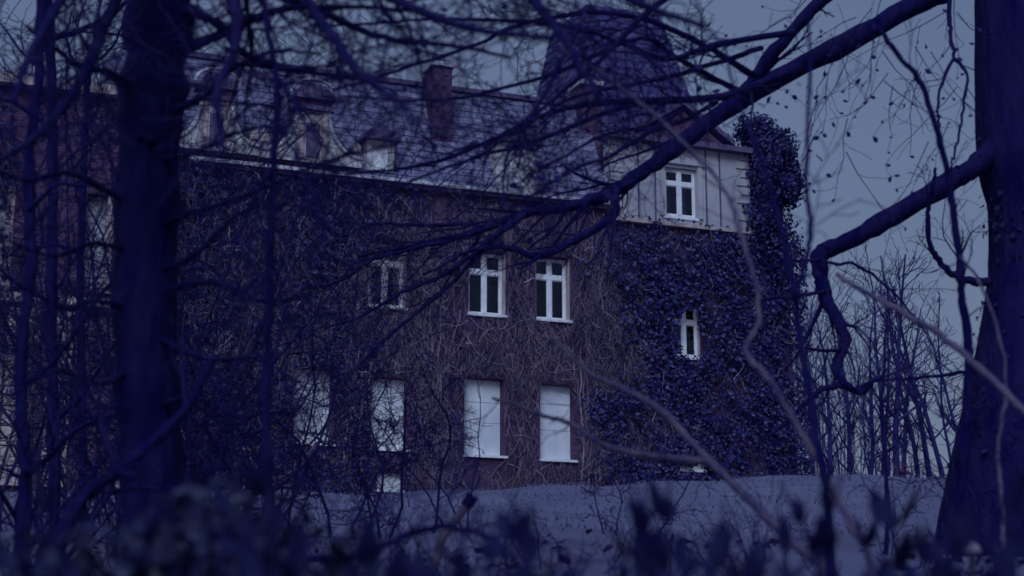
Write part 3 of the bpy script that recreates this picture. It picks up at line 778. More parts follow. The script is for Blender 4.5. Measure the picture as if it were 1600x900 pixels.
# ------------------------------------------------------------------ bare trees and branches
RG = np.random.default_rng(21)
class Plant:
    """one bare tree or shrub: trunk/limb parts plus one mesh of fine twigs"""
    def __init__(s, name, loc, label, cat='tree', mat='bark', twig='twig', group=None):
        s.o = empty(name, tuple(loc), label=label, cat=cat, group=group)
        s.loc = np.array(loc, float)
        s.mat, s.tw, s.twm = M[mat], MB(), M[twig]
        s.leafpts = []
    def limb(s, px, d0, d1, w0, w1, name='limb', kids=0, klen=(0.3, 0.8), lvl=2, kk=4, up=0.0, per=6, sides=8, wob=0.004, first=None, kw=0.45, start=0.1, world=None, ang=(0.5, 1.0), side_bias=None, leaf=0, mat=None, curl=0.16):
        """limb through photograph directions px, its distance running from d0 to d1, widths in photograph pixels"""
        n = len(px)
        dd = np.linspace(d0, d1, n)
        P = [at(x, y, d) for (x, y), d in zip(px, dd)]
        if world is not None: P = [np.array(w_) for w_ in world] + P
        if first is not None: P = P + [np.array(w_) for w_ in first]
        P = smooth_path(P, per)
        P[1:-1] += RG.normal(0, wob * min(d0, d1) / 10, P[1:-1].shape)
        wd = np.linspace(w0 * d0, w1 * d1, len(P)) / F_PX / 2
        wd = wd * (1 + RG.normal(0, 0.05, len(P)) + 0.07 * np.sin(np.arange(len(P)) * 0.9 + RG.uniform(0, 6)))
        mb = MB().tube(P - s.loc, wd, sides, True)
        ob = mb.build(name, mat or s.mat, s.o, smooth=True)
        T = np.gradient(P, axis=0); T /= np.linalg.norm(T, axis=1)[:, None] + 1e-9
        for k in range(kids):
            t = start + (0.99 - start) * (k + RG.random()) / max(kids, 1)
            i = min(int(t * (len(P) - 1)), len(P) - 2)
            L_ = RG.uniform(*klen) * (1.15 - 0.5 * t)
            d = rot_dir(T[i], RG.uniform(*ang), RG)
            d[1] *= 0.5
            if side_bias is not None: d = d + np.array(side_bias) * RG.random()
            d /= np.linalg.norm(d)
            grow(s.tw, P[i] - s.loc, d, L_, max(wd[i] * kw * RG.uniform(0.5, 1), 0.0022), lvl, kk, curl, up, seg=0.09)
        for k in range(leaf):
            i = RG.integers(1, len(P))
            s.leafpts.append(P[i] + RG.normal(0, 0.09, 3))
        return P
    def done(s):
        if s.tw.n: s.tw.build('twigs', s.twm, s.o, kind='stuff')
        return s.o

# the shared dry leaf
lm = MB(); leaf_cloud(lm, np.zeros((1, 3)), np.array([[0, -1.0, 0.2]]), (1, 1), np.random.default_rng(2), 0.2, 0.6, 0.55)
leaf_o = lm.build('leaf', M['dry_leaf'])
LEAF_ME = leaf_o.data
bpy.data.objects.remove(leaf_o)
def hang_leaf(pl, p, size):
    put('leaf', LEAF_ME, pl.o, tuple(np.array(p) - pl.loc), (RG.uniform(-0.6, 0.6), RG.uniform(-0.6, 0.6), RG.uniform(0, 6.28)), (size * RG.uniform(0.6, 1.0), size * RG.uniform(0.6, 1.2), size))

# --- great beech on the right: trunk, long limb across the picture, bent limb
D_R = 10.0
bx, by = at(1590, 860, D_R)[:2]
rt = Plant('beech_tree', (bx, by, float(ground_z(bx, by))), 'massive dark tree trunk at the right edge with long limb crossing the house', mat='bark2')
tp = [(1592, -420), (1592, -150), (1592, 0), (1594, 150), (1600, 260), (1605, 330), (1606, 430), (1600, 540), (1592, 660), (1585, 760), (1580, 850)]
tw_ = [110, 138, 146, 146, 150, 126, 128, 152, 186, 208, 228, 260]
P = [at(x, y, D_R) for x, y in tp] + [np.array([at(1580, 850, D_R)[0], D_R, float(ground_z(bx, by)) - 0.3])]
P = np.array(P)
PP = smooth_path(P, 5)
ww = np.interp(np.linspace(0, 1, len(PP)), np.linspace(0, 1, len(tw_)), np.array(tw_)) * D_R / F_PX / 2
mbt = MB()
th = np.arange(28) * 2 * PI / 28
V = []
for i, (p_, w_) in enumerate(zip(PP, ww)):
    rr = w_ * (1 + 0.035 * np.sin(th * 3 + p_[2] * 0.8) + 0.022 * np.sin(th * 7 + p_[2] * 2.0) + RG.normal(0, 0.006, 28))
    V.append(np.stack([p_[0] + rr * np.cos(th), p_[1] + rr * np.sin(th), np.full(28, p_[2])], -1))
n_, sd_ = len(PP), 28
i_ = np.arange(n_ - 1)[:, None] * sd_; j_ = np.arange(sd_)[None, :]; k_ = (j_ + 1) % sd_
mbt.add(np.array(V).reshape(-1, 3) - rt.loc, np.stack([i_ + j_, i_ + sd_ + j_, i_ + sd_ + k_, i_ + k_], -1).reshape(-1, 4))
mbt.build('trunk', rt.mat, rt.o, smooth=True)
# main limb, out of the trunk above the picture
rt.limb([(1592, -120), (1520, -40), (1440, 2), (1300, 78), (1180, 142), (1080, 212), (1000, 272), (960, 298), (900, 320), (820, 334), (740, 362), (640, 386), (560, 402)], 10.0, 9.2, 44, 5, 'limb', 16, (0.3, 0.9), 2, 4, 0.0, 6, 10, side_bias=(-0.9, 0, -0.25), start=0.42, ang=(0.4, 0.9))
rt.limb([(1152, 162), (1175, 130), (1212, 78), (1280, 4), (1350, -80)], 9.7, 9.3, 26, 18, 'limb', 3, (0.4, 0.9), 2, 4)
rt.limb([(962, 296), (957, 338), (900, 374), (843, 400), (800, 388), (762, 386), (720, 398), (660, 430)], 9.4, 9.0, 17, 4, 'branch', 9, (0.2, 0.6), 2, 4, side_bias=(-0.6, 0, -0.3))
rt.limb([(843, 400), (826, 412), (812, 420)], 9.2, 9.1, 7, 3, 'branch', 3, (0.15, 0.35), 1, 3)
rt.limb([(820, 336), (770, 372), (700, 425), (640, 452), (560, 496), (480, 520)], 9.3, 9.0, 11, 3, 'branch', 14, (0.25, 0.7), 2, 4, side_bias=(-0.8, 0, -0.3), ang=(0.3, 0.7))
rt.limb([(760, 358), (700, 376), (630, 392), (575, 410), (530, 440), (470, 452)], 9.3, 9.0, 9, 3, 'branch', 12, (0.25, 0.7), 2, 4, side_bias=(-0.8, 0, -0.2), ang=(0.3, 0.7))
rt.limb([(800, 345), (752, 395), (690, 455), (630, 505), (585, 545), (540, 600)], 9.3, 9.0, 9, 3, 'branch', 12, (0.25, 0.7), 2, 4, side_bias=(-0.8, 0, -0.3), ang=(0.3, 0.7))
rt.limb([(740, 350), (690, 350), (640, 352), (580, 350), (540, 370)], 9.3, 9.1, 7, 3, 'branch', 8, (0.25, 0.6), 2, 4, side_bias=(-0.8, 0, -0.2))
rt.limb([(956, 300), (960, 340), (955, 390), (948, 440)], 9.3, 9.2, 8, 2, 'branch', 4, (0.15, 0.4), 1, 3)
# fans sweeping left from the limb, nearer to the camera
fan = [([(1250, 104), (1130, 150), (1000, 156), (870, 172), (740, 232), (640, 262), (540, 270)], 14, 4),
       ([(1135, 152), (980, 166), (850, 216), (720, 252), (600, 300)], 11, 3),
       ([(1240, 50), (1120, 70), (1040, 92), (960, 62), (880, 40), (700, 30), (520, 40)], 12, 4),
       ([(1150, 140), (1060, 92), (1000, 60), (880, 110), (735, 150), (640, 156), (500, 150)], 10, 3),
       ([(1060, -20), (1000, 30), (950, 82), (870, 150), (800, 206), (700, 240)], 12, 4),
       ([(1190, 75), (1100, 105), (1000, 130), (900, 150), (810, 205), (700, 270)], 9, 3),
       ([(1120, 160), (1040, 200), (960, 205), (870, 250), (800, 290)], 8, 3),
       ([(1060, 175), (960, 240), (900, 262), (840, 300), (790, 330)], 8, 3),
       ([(880, 40), (980, 70), (1050, 128), (1068, 170)], 8, 3),
       ([(1180, 120), (1080, 60), (960, 20), (820, 36), (752, 66), (640, 104), (520, 140)], 11, 4),
       ([(905, 40), (870, 110), (820, 200), (790, 252), (785, 330)], 9, 4)]
for i, (px, w0, w1) in enumerate(fan):
    dn = 6.5 - 0.25 * (i % 4)
    rt.limb(px, 8.2 if px[0][0] > 1100 else 6.6, dn, w0, w1, 'branch', 18, (0.2, 0.6), 2, 4, leaf=12, curl=0.2)
# bent limb leaving the trunk
rt.limb([(1580, 205), (1530, 256), (1480, 286), (1380, 346), (1300, 388), (1279, 402), (1284, 440), (1292, 470), (1312, 505), (1320, 535), (1306, 575), (1318, 600), (1345, 612), (1362, 600)], 9.9, 9.4, 38, 9, 'limb', 9, (0.25, 0.7), 2, 4, start=0.45, up=0.02)
rt.limb([(1283, 405), (1240, 408), (1200, 416)], 9.6, 9.5, 6, 2, 'branch', 3, (0.15, 0.3), 1, 3)
rt.limb([(1282, 410), (1340, 416), (1400, 462), (1440, 512), (1470, 560)], 9.6, 9.4, 6, 2, 'branch', 5, (0.2, 0.5), 1, 4)
rt.limb([(1290, 455), (1240, 462), (1190, 468), (1140, 476)], 9.6, 9.4, 7, 3, 'branch', 5, (0.2, 0.4), 1, 4)
rt.limb([(1322, 600), (1280, 612), (1240, 650), (1190, 690)], 9.5, 9.3, 12, 5, 'branch', 5, (0.2, 0.5), 1, 4)
rt.limb([(1545, 442), (1525, 440), (1495, 432), (1470, 412), (1452, 380), (1450, 340), (1456, 300), (1462, 262)], 9.8, 9.5, 15, 5, 'branch', 6, (0.2, 0.6), 2, 4, up=0.03)
rt.limb([(1530, 580), (1500, 583), (1433, 590), (1365, 597)], 9.8, 9.6, 8, 3, 'branch', 4, (0.2, 0.4), 1, 4)
rt.limb([(1480, -60), (1484, 20), (1486, 62), (1490, 90), (1468, 140), (1466, 180), (1468, 206)], 9.4, 9.0, 9, 3, 'branch', 5, (0.15, 0.4), 1, 3, leaf=7)
rt.limb([(1490, 90), (1510, 116), (1504, 180), (1492, 236), (1486, 262)], 9.2, 9.0, 6, 3, 'branch', 5, (0.15, 0.4), 1, 3, leaf=8)
for x, y in ((1275, 240), (1270, 236), (1280, 244), (1212, 160), (1225, 165), (1238, 150), (1232, 140), (1205, 150), (1262, 160), (1280, 150), (1345, 122), (1344, 135), (1300, 190), (1338, 183), (1432, 65), (1445, 72), (1470, 85)):
    rt.leafpts.append(at(x, y, 9.0))
# fine twigs carrying those leaves
for _ in range(30):
    x, y = RG.uniform(1200, 1500), RG.uniform(-20, 240)
    if x < 1245 and y > 110: continue
    tips = []
    grow(rt.tw, at(x, y, 9.1) - rt.loc, np.array([RG.normal(0, 0.5), RG.normal(0, 0.2), -0.8]), RG.uniform(0.25, 0.7), 0.0036, 1, 3, 0.2, tips=tips)
    for t_, _d in tips:
        if RG.random() < 0.62: rt.leafpts.append(t_ + rt.loc)
for p in rt.leafpts: hang_leaf(rt, p, RG.uniform(0.03, 0.06))
tv = MB()
n_ = 260
a_ = RG.uniform(PI * 0.9, PI * 1.95, n_); k_ = RG.uniform(0.44, 0.80, n_)
idx = (k_ * (len(PP) - 1)).astype(int)
Pv = np.stack([PP[idx, 0] + (ww[idx] + 0.015) * np.cos(a_), PP[idx, 1] + (ww[idx] + 0.015) * np.sin(a_), PP[idx, 2] + RG.normal(0, 0.05, n_)], -1) - rt.loc
leaf_cloud(tv, Pv, np.stack([np.cos(a_), np.sin(a_), 0 * a_ + 0.3], -1), (0.025, 0.055), RG, 0.4)
tv.build('ivy_leaves', M['dark_blade'], rt.o, kind='stuff')
rt.done()

# --- thick trunk on the left
D_L = 5.2
g_ = at(245, 880, D_L)
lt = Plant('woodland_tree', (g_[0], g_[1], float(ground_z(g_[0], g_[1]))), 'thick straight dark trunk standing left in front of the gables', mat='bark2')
lt.limb([(262, -260), (250, -60), (246, 60), (238, 150), (230, 300), (226, 420), (228, 560), (235, 700), (242, 860)], D_L, D_L, 112, 92, 'trunk', 0, per=6, sides=20, wob=0.003, first=[(g_[0], g_[1], float(ground_z(g_[0], g_[1])) - 0.2)])
for px, w0, w1 in (([(255, 90), (330, 60), (420, 20), (520, 10), (640, 16)], 22, 6), ([(250, 10), (330, 30), (390, 90), (470, 110), (560, 120)], 20, 5),
                   ([(235, 190), (320, 150), (360, 110), (430, 80), (500, 84)], 16, 4), ([(225, 330), (170, 300), (110, 270), (40, 280), (-40, 250)], 16, 5),
                   ([(232, 170), (180, 120), (120, 100), (40, 40)], 18, 6), ([(226, 430), (300, 400), (380, 330), (450, 320)], 12, 4),
                   ([(250, -40), (360, -30), (480, 10), (600, 60), (700, 70), (800, 90)], 20, 5), ([(226, 500), (160, 470), (100, 480), (20, 440)], 12, 4)):
    lt.limb(px, D_L, D_L - 0.5, w0, w1, 'branch', 7, (0.2, 0.55), 2, 4)
for px in ([(262, -150), (420, -120), (620, -90), (820, -70), (1000, -60)], [(262, -190), (400, -100), (520, -60), (650, -30), (760, -40)], [(262, -160), (180, -90), (90, -50), (-40, -30)]):
    lt.limb(px, D_L, D_L - 0.9, 40, 12, 'limb', 20, (0.35, 1.0), 2, 4, 0.0, side_bias=(0.1, 0, -1.6), start=0.12, curl=0.2, kw=0.3)
for px, d_ in (([(262, -170), (460, -90), (600, -10), (720, 40), (860, 60)], 2.9), ([(262, -170), (420, -60), (500, 30), (560, 110), (640, 170)], 3.0), ([(262, -175), (640, -120), (800, -30), (880, 60), (930, 150)], 3.2), ([(262, -175), (350, -40), (370, 60), (340, 140), (350, 240)], 3.4), ([(262, -180), (700, -110), (900, -40), (1010, 10), (1100, 40)], 3.3),
               ([(262, -170), (140, -60), (60, 60), (20, 160)], 3.2), ([(262, -160), (180, 0), (130, 120), (60, 210), (-20, 260)], 3.6)):
    lt.limb(px, D_L, d_, 26, 9, 'branch', 10, (0.12, 0.36), 1, 3, 0.0, start=0.35, curl=0.22, kw=0.4, leaf=0)
for px, d_ in (([(226, 360), (310, 330), (400, 300), (520, 250), (640, 220)], 4.6), ([(228, 460), (330, 440), (420, 470), (520, 450)], 4.5), ([(230, 520), (320, 560), (400, 560), (470, 600)], 4.4), ([(226, 400), (150, 380), (80, 400), (0, 370)], 4.7), ([(230, 560), (160, 600), (90, 580), (10, 620)], 4.7), ([(232, 640), (300, 620), (380, 650), (450, 640)], 4.6), ([(234, 250), (300, 240), (390, 200), (470, 210)], 4.6)):
    lt.limb(px, D_L, d_, 12, 4, 'branch', 6, (0.15, 0.45), 2, 3, curl=0.22, kw=0.5)
lt.limb([(222, 212), (233, 216), (240, 222)], D_L - 0.09, D_L - 0.12, 22, 12, 'branch_stub', 0, sides=10)
lt.done()

# --- slender tree with the whorl of drooping boughs before the gables
g_ = at(420, 880, 4.2)
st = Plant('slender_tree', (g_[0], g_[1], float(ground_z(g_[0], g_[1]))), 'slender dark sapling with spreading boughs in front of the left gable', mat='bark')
st.limb([(402, -60), (410, 0), (424, 80), (432, 126), (433, 180), (428, 240), (424, 330), (420, 480), (416, 640), (420, 800)], 4.2, 4.2, 11, 16, 'trunk', 10, (0.15, 0.5), 2, 4, sides=9, first=[(g_[0], g_[1], float(ground_z(g_[0], g_[1])) - 0.1)])
for px, w0, w1 in (([(434, 122), (460, 160), (482, 200), (525, 248), (560, 300)], 9, 3), ([(434, 170), (395, 164), (352, 204), (330, 250)], 8, 3), ([(432, 110), (520, 100), (560, 80), (640, 70)], 8, 3),
                   ([(432, 130), (480, 128), (560, 118), (640, 100), (720, 60)], 8, 3), ([(430, 100), (370, 80), (320, 90)], 8, 3), ([(434, 190), (470, 260), (500, 340), (510, 400)], 7, 2), ([(428, 260), (390, 320), (360, 400)], 6, 2),
                   ([(424, 330), (470, 300), (540, 240), (600, 190), (640, 150)], 6, 2)):
    st.limb(px, 4.2, 4.0, w0, w1, 'branch', 6, (0.12, 0.35), 2, 3)
st.done()

# --- leaning dark stems at the left bottom
def stem(name, label, px, d0, d1, w0, w1, kids, klen=(0.2, 0.6), mat='bark', cat='tree', lvl=2, kk=4, extra=(), leaf=0, part='trunk', twig='twig', group=None, up=0.0):
    """px runs from the ground upwards; the first point is carried on down into the soil"""
    g0 = at(px[0][0], px[0][1], d0)
    gz = float(ground_z(g0[0], g0[1]))
    pl = Plant(name, (g0[0], g0[1], gz), label, cat, mat, twig, group)
    pl.limb(px, d0, d1, w0, w1, part, kids, klen, lvl, kk, up, world=[(g0[0], g0[1], min(gz - 0.08, g0[2] - 0.05))], leaf=leaf)
    for e in extra:
        pl.limb(e[0], e[1], e[2], e[3], e[4], 'branch', e[5], klen, max(lvl - 1, 1), kk, up, leaf=e[6] if len(e) > 6 else 0)
    for p in pl.leafpts: hang_leaf(pl, p, RG.uniform(0.012, 0.022))
    pl.done()
    return pl
stem('leaning_tree', 'dark trunk leaning right out of the bottom left corner', [(70, 900), (84, 880), (110, 805), (143, 766), (187, 736), (233, 696), (290, 640), (330, 560)], 4.4, 4.9, 34, 14, 10, extra=[([(187, 736), (230, 760), (300, 770), (360, 790)], 4.6, 4.5, 10, 4, 5)])
stem('young_tree', 'narrow dark trunk rising at the far left edge', [(34, 900), (33, 853), (40, 733), (33, 643), (36, 520), (50, 400), (44, 260), (60, 120), (66, -40)], 6.2, 6.4, 26, 16, 12, extra=[([(40, 740), (75, 715), (120, 672), (210, 636), (262, 632)], 6.2, 5.9, 14, 4, 7), ([(36, 600), (90, 560), (150, 470), (190, 420)], 6.2, 6.0, 10, 3, 7), ([(44, 330), (90, 290), (150, 290), (200, 280)], 6.2, 6.0, 9, 3, 7)])
stem('young_tree', 'dark trunk behind the twigs in the top left corner', [(84, 900), (84, 700), (80, 500), (82, 300), (80, 120), (72, -60)], 9.0, 9.0, 22, 16, 10, (0.4, 1.0), extra=[([(80, 60), (120, 50), (180, 20), (220, -30)], 9, 8.8, 12, 5, 6), ([(80, 200), (20, 160), (-40, 150)], 9, 9, 9, 4, 5)])
stem('crooked_tree', 'small crooked tree with branching twigs against the bright sky gap', [(130, 860), (128, 600), (126, 400), (132, 250), (136, 170), (138, 110), (150, 62), (160, 30)], 12.0, 12.0, 16, 7, 16, (0.4, 1.1), extra=[([(137, 120), (115, 95), (104, 60), (112, 20)], 12, 12, 7, 2, 6), ([(140, 100), (170, 80), (190, 40), (196, 10)], 12, 12, 6, 2, 6)])

# --- pale and dark slender stems in the middle and right foreground
stem('pale_sapling', 'long pale bent stem curving up from lower right across the attic window', [(1362, 892), (1330, 820), (1292, 746), (1232, 642), (1200, 590), (1165, 548), (1184, 505), (1180, 440), (1158, 370), (1130, 292), (1062, 216), (1000, 160), (930, 108), (880, 80)], 3.9, 4.7, 12, 5, 6, (0.1, 0.35), 'pale_bark', lvl=1, kk=3)
stem('pale_sapling', 'pale forked stem leaning left below the small ivy window', [(1290, 900), (1232, 842), (1160, 770), (1102, 712), (1030, 640), (984, 612), (930, 588), (890, 556), (864, 528)], 4.6, 5.6, 17, 7, 6, (0.1, 0.35), 'pale_bark', lvl=1, kk=3,
     extra=[([(1108, 720), (1050, 716), (990, 708), (940, 694), (890, 662), (850, 650), (800, 630), (770, 622)], 4.95, 5.8, 13, 5, 4)])
stem('pale_sapling', 'pale straight stick slanting across the right trunk', [(1720, 760), (1600, 642), (1540, 584), (1480, 532), (1400, 482), (1350, 456), (1308, 428)], 4.8, 5.4, 15, 8, 4, (0.1, 0.25), 'pale_bark', lvl=1, kk=3)
stem('dark_sapling', 'dark upright sapling stem left of the background wood', [(1300, 905), (1290, 760), (1276, 680), (1263, 600), (1250, 530), (1243, 462), (1252, 430), (1264, 382), (1267, 350), (1260, 290), (1262, 200), (1266, 100), (1262, 20)], 3.8, 4.2, 17, 5, 7, (0.1, 0.35), lvl=1, kk=3, leaf=9,
     extra=[([(1243, 462), (1228, 400), (1214, 330), (1190, 250), (1150, 150), (1130, 60)], 3.9, 4.1, 12, 4, 5, 4)])
stem('dark_sapling', 'thin dark tree curving down beside the right trunk', [(1496, 830), (1506, 700), (1512, 600), (1514, 540), (1502, 460), (1500, 410), (1492, 350), (1484, 290), (1470, 225), (1440, 132), (1405, 88), (1370, 40)], 6.6, 6.2, 18, 8, 8, (0.15, 0.4), lvl=1, kk=3, leaf=8)
stem('dark_sapling', 'thin stem with a twig collar in front of the lawn crest', [(1385, 900), (1386, 820), (1384, 740), (1378, 640), (1382, 560), (1388, 470), (1376, 400)], 8.0, 8.2, 9, 3, 10, (0.2, 0.5), lvl=1, kk=4)
stem('dark_sapling', 'brownish whip stem crossing the foot of the right trunk', [(1570, 880), (1566, 800), (1560, 700), (1572, 600), (1560, 520), (1530, 440), (1500, 400)], 5.0, 5.2, 8, 4, 3, (0.1, 0.3), 'pale_bark', lvl=1, kk=3)

# --- fallen bough and cut stake at the bottom
pl = Plant('fallen_bough', at(450, 877, 3.4), 'dark fallen bough arching along the bottom of the picture', 'branch')
pl.limb([(300, 900), (450, 878), (566, 866), (604, 850), (652, 830), (694, 822), (733, 829), (768, 842), (806, 878), (850, 910)], 3.3, 3.6, 16, 6, 'bough', 16, (0.12, 0.4), 2, 3, 0.05)
pl.done()
g_ = at(690, 842, 6.0)
stk = empty('wooden_stake', tuple(g_), label='pale cut stake with a dark end leaning in the undergrowth', cat='stake')
e_ = at(728, 790, 6.0) - g_
z_ = np.array([-(e_[0]) * 0.5, 0, float(ground_z(g_[0], g_[1])) - g_[2] - 0.05])
MB().tube([z_, np.zeros(3), e_ * 0.6, e_], [0.019, 0.017, 0.016, 0.016], 10, True).build('shaft', M['cut'], stk, smooth=False)
MB().tube([e_ * 0.98, e_ * 1.3], [0.022, 0.024], 10, True).build('end', M['bark'], stk)
g_ = at(712, 758, 33)
fk = Plant('forked_stick', (g_[0], g_[1], float(ground_z(g_[0], g_[1]))), 'pale forked stick standing before the house wall', 'branch', 'pale_bark', 'pale_bark')
fk.limb([(716, 775), (712, 756), (690, 732), (655, 690)], 33, 33.5, 4, 2.5, 'stick', 0)
fk.limb([(713, 757), (724, 735), (742, 718)], 33, 33.2, 3.5, 2, 'stick', 0)
fk.done()

# --- undergrowth shrubs on the left
def shrub(name, label, px, d, stems, height, spread, lvl=3, kk=5, mat='twig', r=0.012, lean=0.75, seed=0, cat='shrub', up=0.0):
    rgn = np.random.default_rng(100 + seed)
    g0 = at(px, 860, d)
    gz = float(ground_z(g0[0], g0[1]))
    o = empty(name, (g0[0], g0[1], gz), label=label, cat=cat)
    tw = MB()
    for i in range(stems):
        a = rgn.uniform(0, 2 * PI)
        p = np.array([math.cos(a) * spread * rgn.random(), math.sin(a) * spread * 0.6 * rgn.random(), -0.05])
        dv = np.array([math.cos(a) * lean * rgn.random(), math.sin(a) * lean * rgn.random(), 1.0]); dv /= np.linalg.norm(dv)
        sm = MB()
        H = height * rgn.uniform(0.6, 1.0)
        n = 9
        P = [p]; dd = dv
        for k in range(n):
            dd = dd + rgn.normal(0, 0.24, 3) + np.array([0, 0, 0.10]); dd /= np.linalg.norm(dd); P.append(P[-1] + dd * H / n)
        rr = np.linspace(r, r * 0.3, n + 1)
        sm.tube(P, rr, 6)
        sm.build('stem', M[mat], o, smooth=True)
        for k in range(kk * 2):
            t = rgn.uniform(0.15, 1); q = min(int(t * n), n - 1)
            grow(tw, P[q] + (P[q + 1] - P[q]) * rgn.random(), rot_dir((P[q + 1] - P[q]) / np.linalg.norm(P[q + 1] - P[q]), rgn.uniform(0.6, 1.5), rgn), H * rgn.uniform(0.14, 0.36), max(rr[q] * 0.55, 0.0035), lvl - 1, 4, 0.42, up, (0.5, 1.2), rmin=0.0024, rgn=rgn, seg=0.08)
    tw.build('twigs', M[mat], o, kind='stuff')
shrub('bare_shrub', 'tangled bare shrub at the far left edge', 10, 7.0, 6, 2.4, 0.5, seed=1)
shrub('bare_shrub', 'tangled bare shrub below the warm brick pilaster', 125, 8.5, 5, 3.2, 0.6, seed=2)
shrub('bare_shrub', 'tall bare shrub behind the thick left trunk', 240, 10, 8, 4.2, 0.8, seed=3)
shrub('bare_shrub', 'bare shrub between the left trunk and the first boarded window', 350, 11, 6, 3.6, 0.8, seed=4)
shrub('bare_shrub', 'bare shrub with crossing twigs before the first boarded window', 440, 12, 4, 2.2, 0.5, seed=5)
shrub('bare_shrub', 'low bare shrub before the second boarded window', 600, 11, 6, 2.0, 0.5, lvl=3, seed=6)
shrub('bare_shrub', 'small bare shrub with angular twigs before the third boarded window', 742, 12, 3, 2.3, 0.25, lvl=2, kk=3, seed=7, r=0.008)
shrub('bare_shrub', 'dense bare shrub in front of the niche window', 60, 11, 9, 4.6, 0.9, seed=11)
shrub('bare_shrub', 'thin bare shrub at the left end of the lawn', 400, 9, 5, 1.7, 0.5, seed=14)
shrub('bare_shrub', 'fine twigged shrub before the string course at far left', 20, 16, 7, 4.8, 0.9, seed=21, r=0.016, mat='glint_twig')
shrub('bare_shrub', 'fine twigged shrub before the quoined corner', 150, 18, 7, 5.4, 0.9, seed=22, r=0.016, mat='glint_twig')
shrub('bare_shrub', 'fine twigged shrub just left of the thick trunk', 185, 15, 8, 5.0, 0.9, seed=23, r=0.016, mat='glint_twig')
shrub('bare_shrub', 'fine twigged shrub before the dark ivy right of the thick trunk', 320, 17, 9, 5.2, 1.0, seed=24, r=0.016, mat='glint_twig')
shrub('bare_shrub', 'fine twigged shrub reaching the upper wall left of the windows', 400, 19, 8, 5.6, 0.8, seed=25, r=0.016, mat='glint_twig')
shrub('bare_shrub', 'low bare brush at the foot of the right trunk', 1500, 8.6, 6, 1.3, 0.5, lvl=2, seed=8, r=0.007)
shrub('bare_shrub', 'small bare shrub on the slope below the ivy wing', 1010, 10, 3, 0.85, 0.3, lvl=2, seed=9, r=0.006)

# --- evergreen bushes, dark and blurred, left foreground
def bush(name, label, px, py, d, rad, n, size, seed, cat='bush'):
    rgn = np.random.default_rng(300 + seed)
    g0 = at(px, py, d)
    gz = float(ground_z(g0[0], g0[1]))
    o = empty(name, (g0[0], g0[1], gz), label=label, cat=cat)
    ctr = g0 - np.array([g0[0], g0[1], gz])
    dr = rgn.normal(0, 1, (n, 3)); dr /= np.linalg.norm(dr, axis=1)[:, None]
    rr = rgn.uniform(0.15, 1, (n, 1)) ** 0.5 * (1 + 0.22 * np.sin(dr[:, :1] * 6 + seed) * np.cos(dr[:, 2:] * 5))
    P = ctr + dr * rr * np.array(rad)
    mb = MB(); leaf_cloud(mb, P, dr + np.array([0, -0.2, 0.5]), size, rgn, 0.6, 0.3, 0.55)
    mb.build('leaves', M['bush'], o, kind='stuff')
    st_ = MB()
    for i in range(9):
        q = P[rgn.integers(0, n)]
        pts = smooth_path([(rgn.normal(0, 0.05), rgn.normal(0, 0.05), -0.1), (q[0] * 0.4, q[1] * 0.4, q[2] * 0.5), q], 5)
        st_.tube(pts, np.linspace(0.02, 0.006, len(pts)), 5)
    st_.build('stems', M['twig'], o, kind='stuff')
bush('evergreen_bush', 'dark evergreen bush low between left trunk and first boarded window', 330, 830, 2.6, (0.16, 0.2, 0.08), 160, (0.03, 0.06), 1)
bush('evergreen_bush', 'dark evergreen bush in the bottom left foreground', 150, 890, 2.3, (0.20, 0.2, 0.07), 190, (0.03, 0.06), 3)
bush('evergreen_bush', 'dark evergreen bush under the fallen bough', 470, 895, 2.4, (0.18, 0.2, 0.06), 170, (0.03, 0.06), 4)
# --- near broad-bladed plants along the bottom edge
bm_ = MB()
_L, _R, _C = [], [], []
for k in range(6):
    t = k / 5
    w_ = 0.24 * math.sin(PI * t ** 0.8) + 0.004
    _L.append((-w_, 0.08 * w_ - 0.15 * t * t, t)); _R.append((w_, 0.08 * w_ - 0.15 * t * t, t)); _C.append((0, 0.10 * math.sin(PI * t) - 0.15 * t * t, t))
bm_.add(_L + _C + _R, [(k, 6 + k, 7 + k, k + 1) for k in range(5)] + [(6 + k, 12 + k, 13 + k, 7 + k) for k in range(5)])
_bo = bm_.build('leaf', M['dark_blade'], smooth=True)
BLADE_ME = _bo.data
bpy.data.objects.remove(_bo)
def blade_plant(px, top, d, n, label, seed):
    rgn = np.random.default_rng(500 + seed)
    g0 = at(px, 880, d)
    gz = float(ground_z(g0[0], g0[1]))
    o = empty('leafy_plant', (g0[0], g0[1], gz), label=label, cat='plant', group='broad leaved plants along the bottom')
    H = at(px, top, d)[2] - gz
    for i in range(n):
        a = rgn.uniform(0, 2 * PI)
        ln = H * rgn.uniform(0.7, 1.15)
        sp = rgn.uniform(0.05, 0.35)
        tip = np.array([math.cos(a) * sp * ln, math.sin(a) * sp * ln, ln])
        pts = smooth_path([(0, 0, -0.03), tip * np.array([0.35, 0.35, 0.5]), tip], 4)
        MB().tube(pts, np.linspace(0.006, 0.0025, len(pts)), 5).build('stem', M['dark_blade'], o, smooth=True)
        for k in range(6):
            q = pts[int(len(pts) * (0.5 + 0.49 * k / 5)) - 1]
            b_ = rgn.uniform(0, 2 * PI)
            sz = rgn.uniform(0.030, 0.075) * d / 2.0
            # leaf grows up and outwards from the stem
            put('leaf', BLADE_ME, o, tuple(q), (rgn.uniform(-1.1, 0.1), rgn.uniform(-0.5, 0.5), b_), (sz * rgn.uniform(0.8, 1.2), sz, sz))
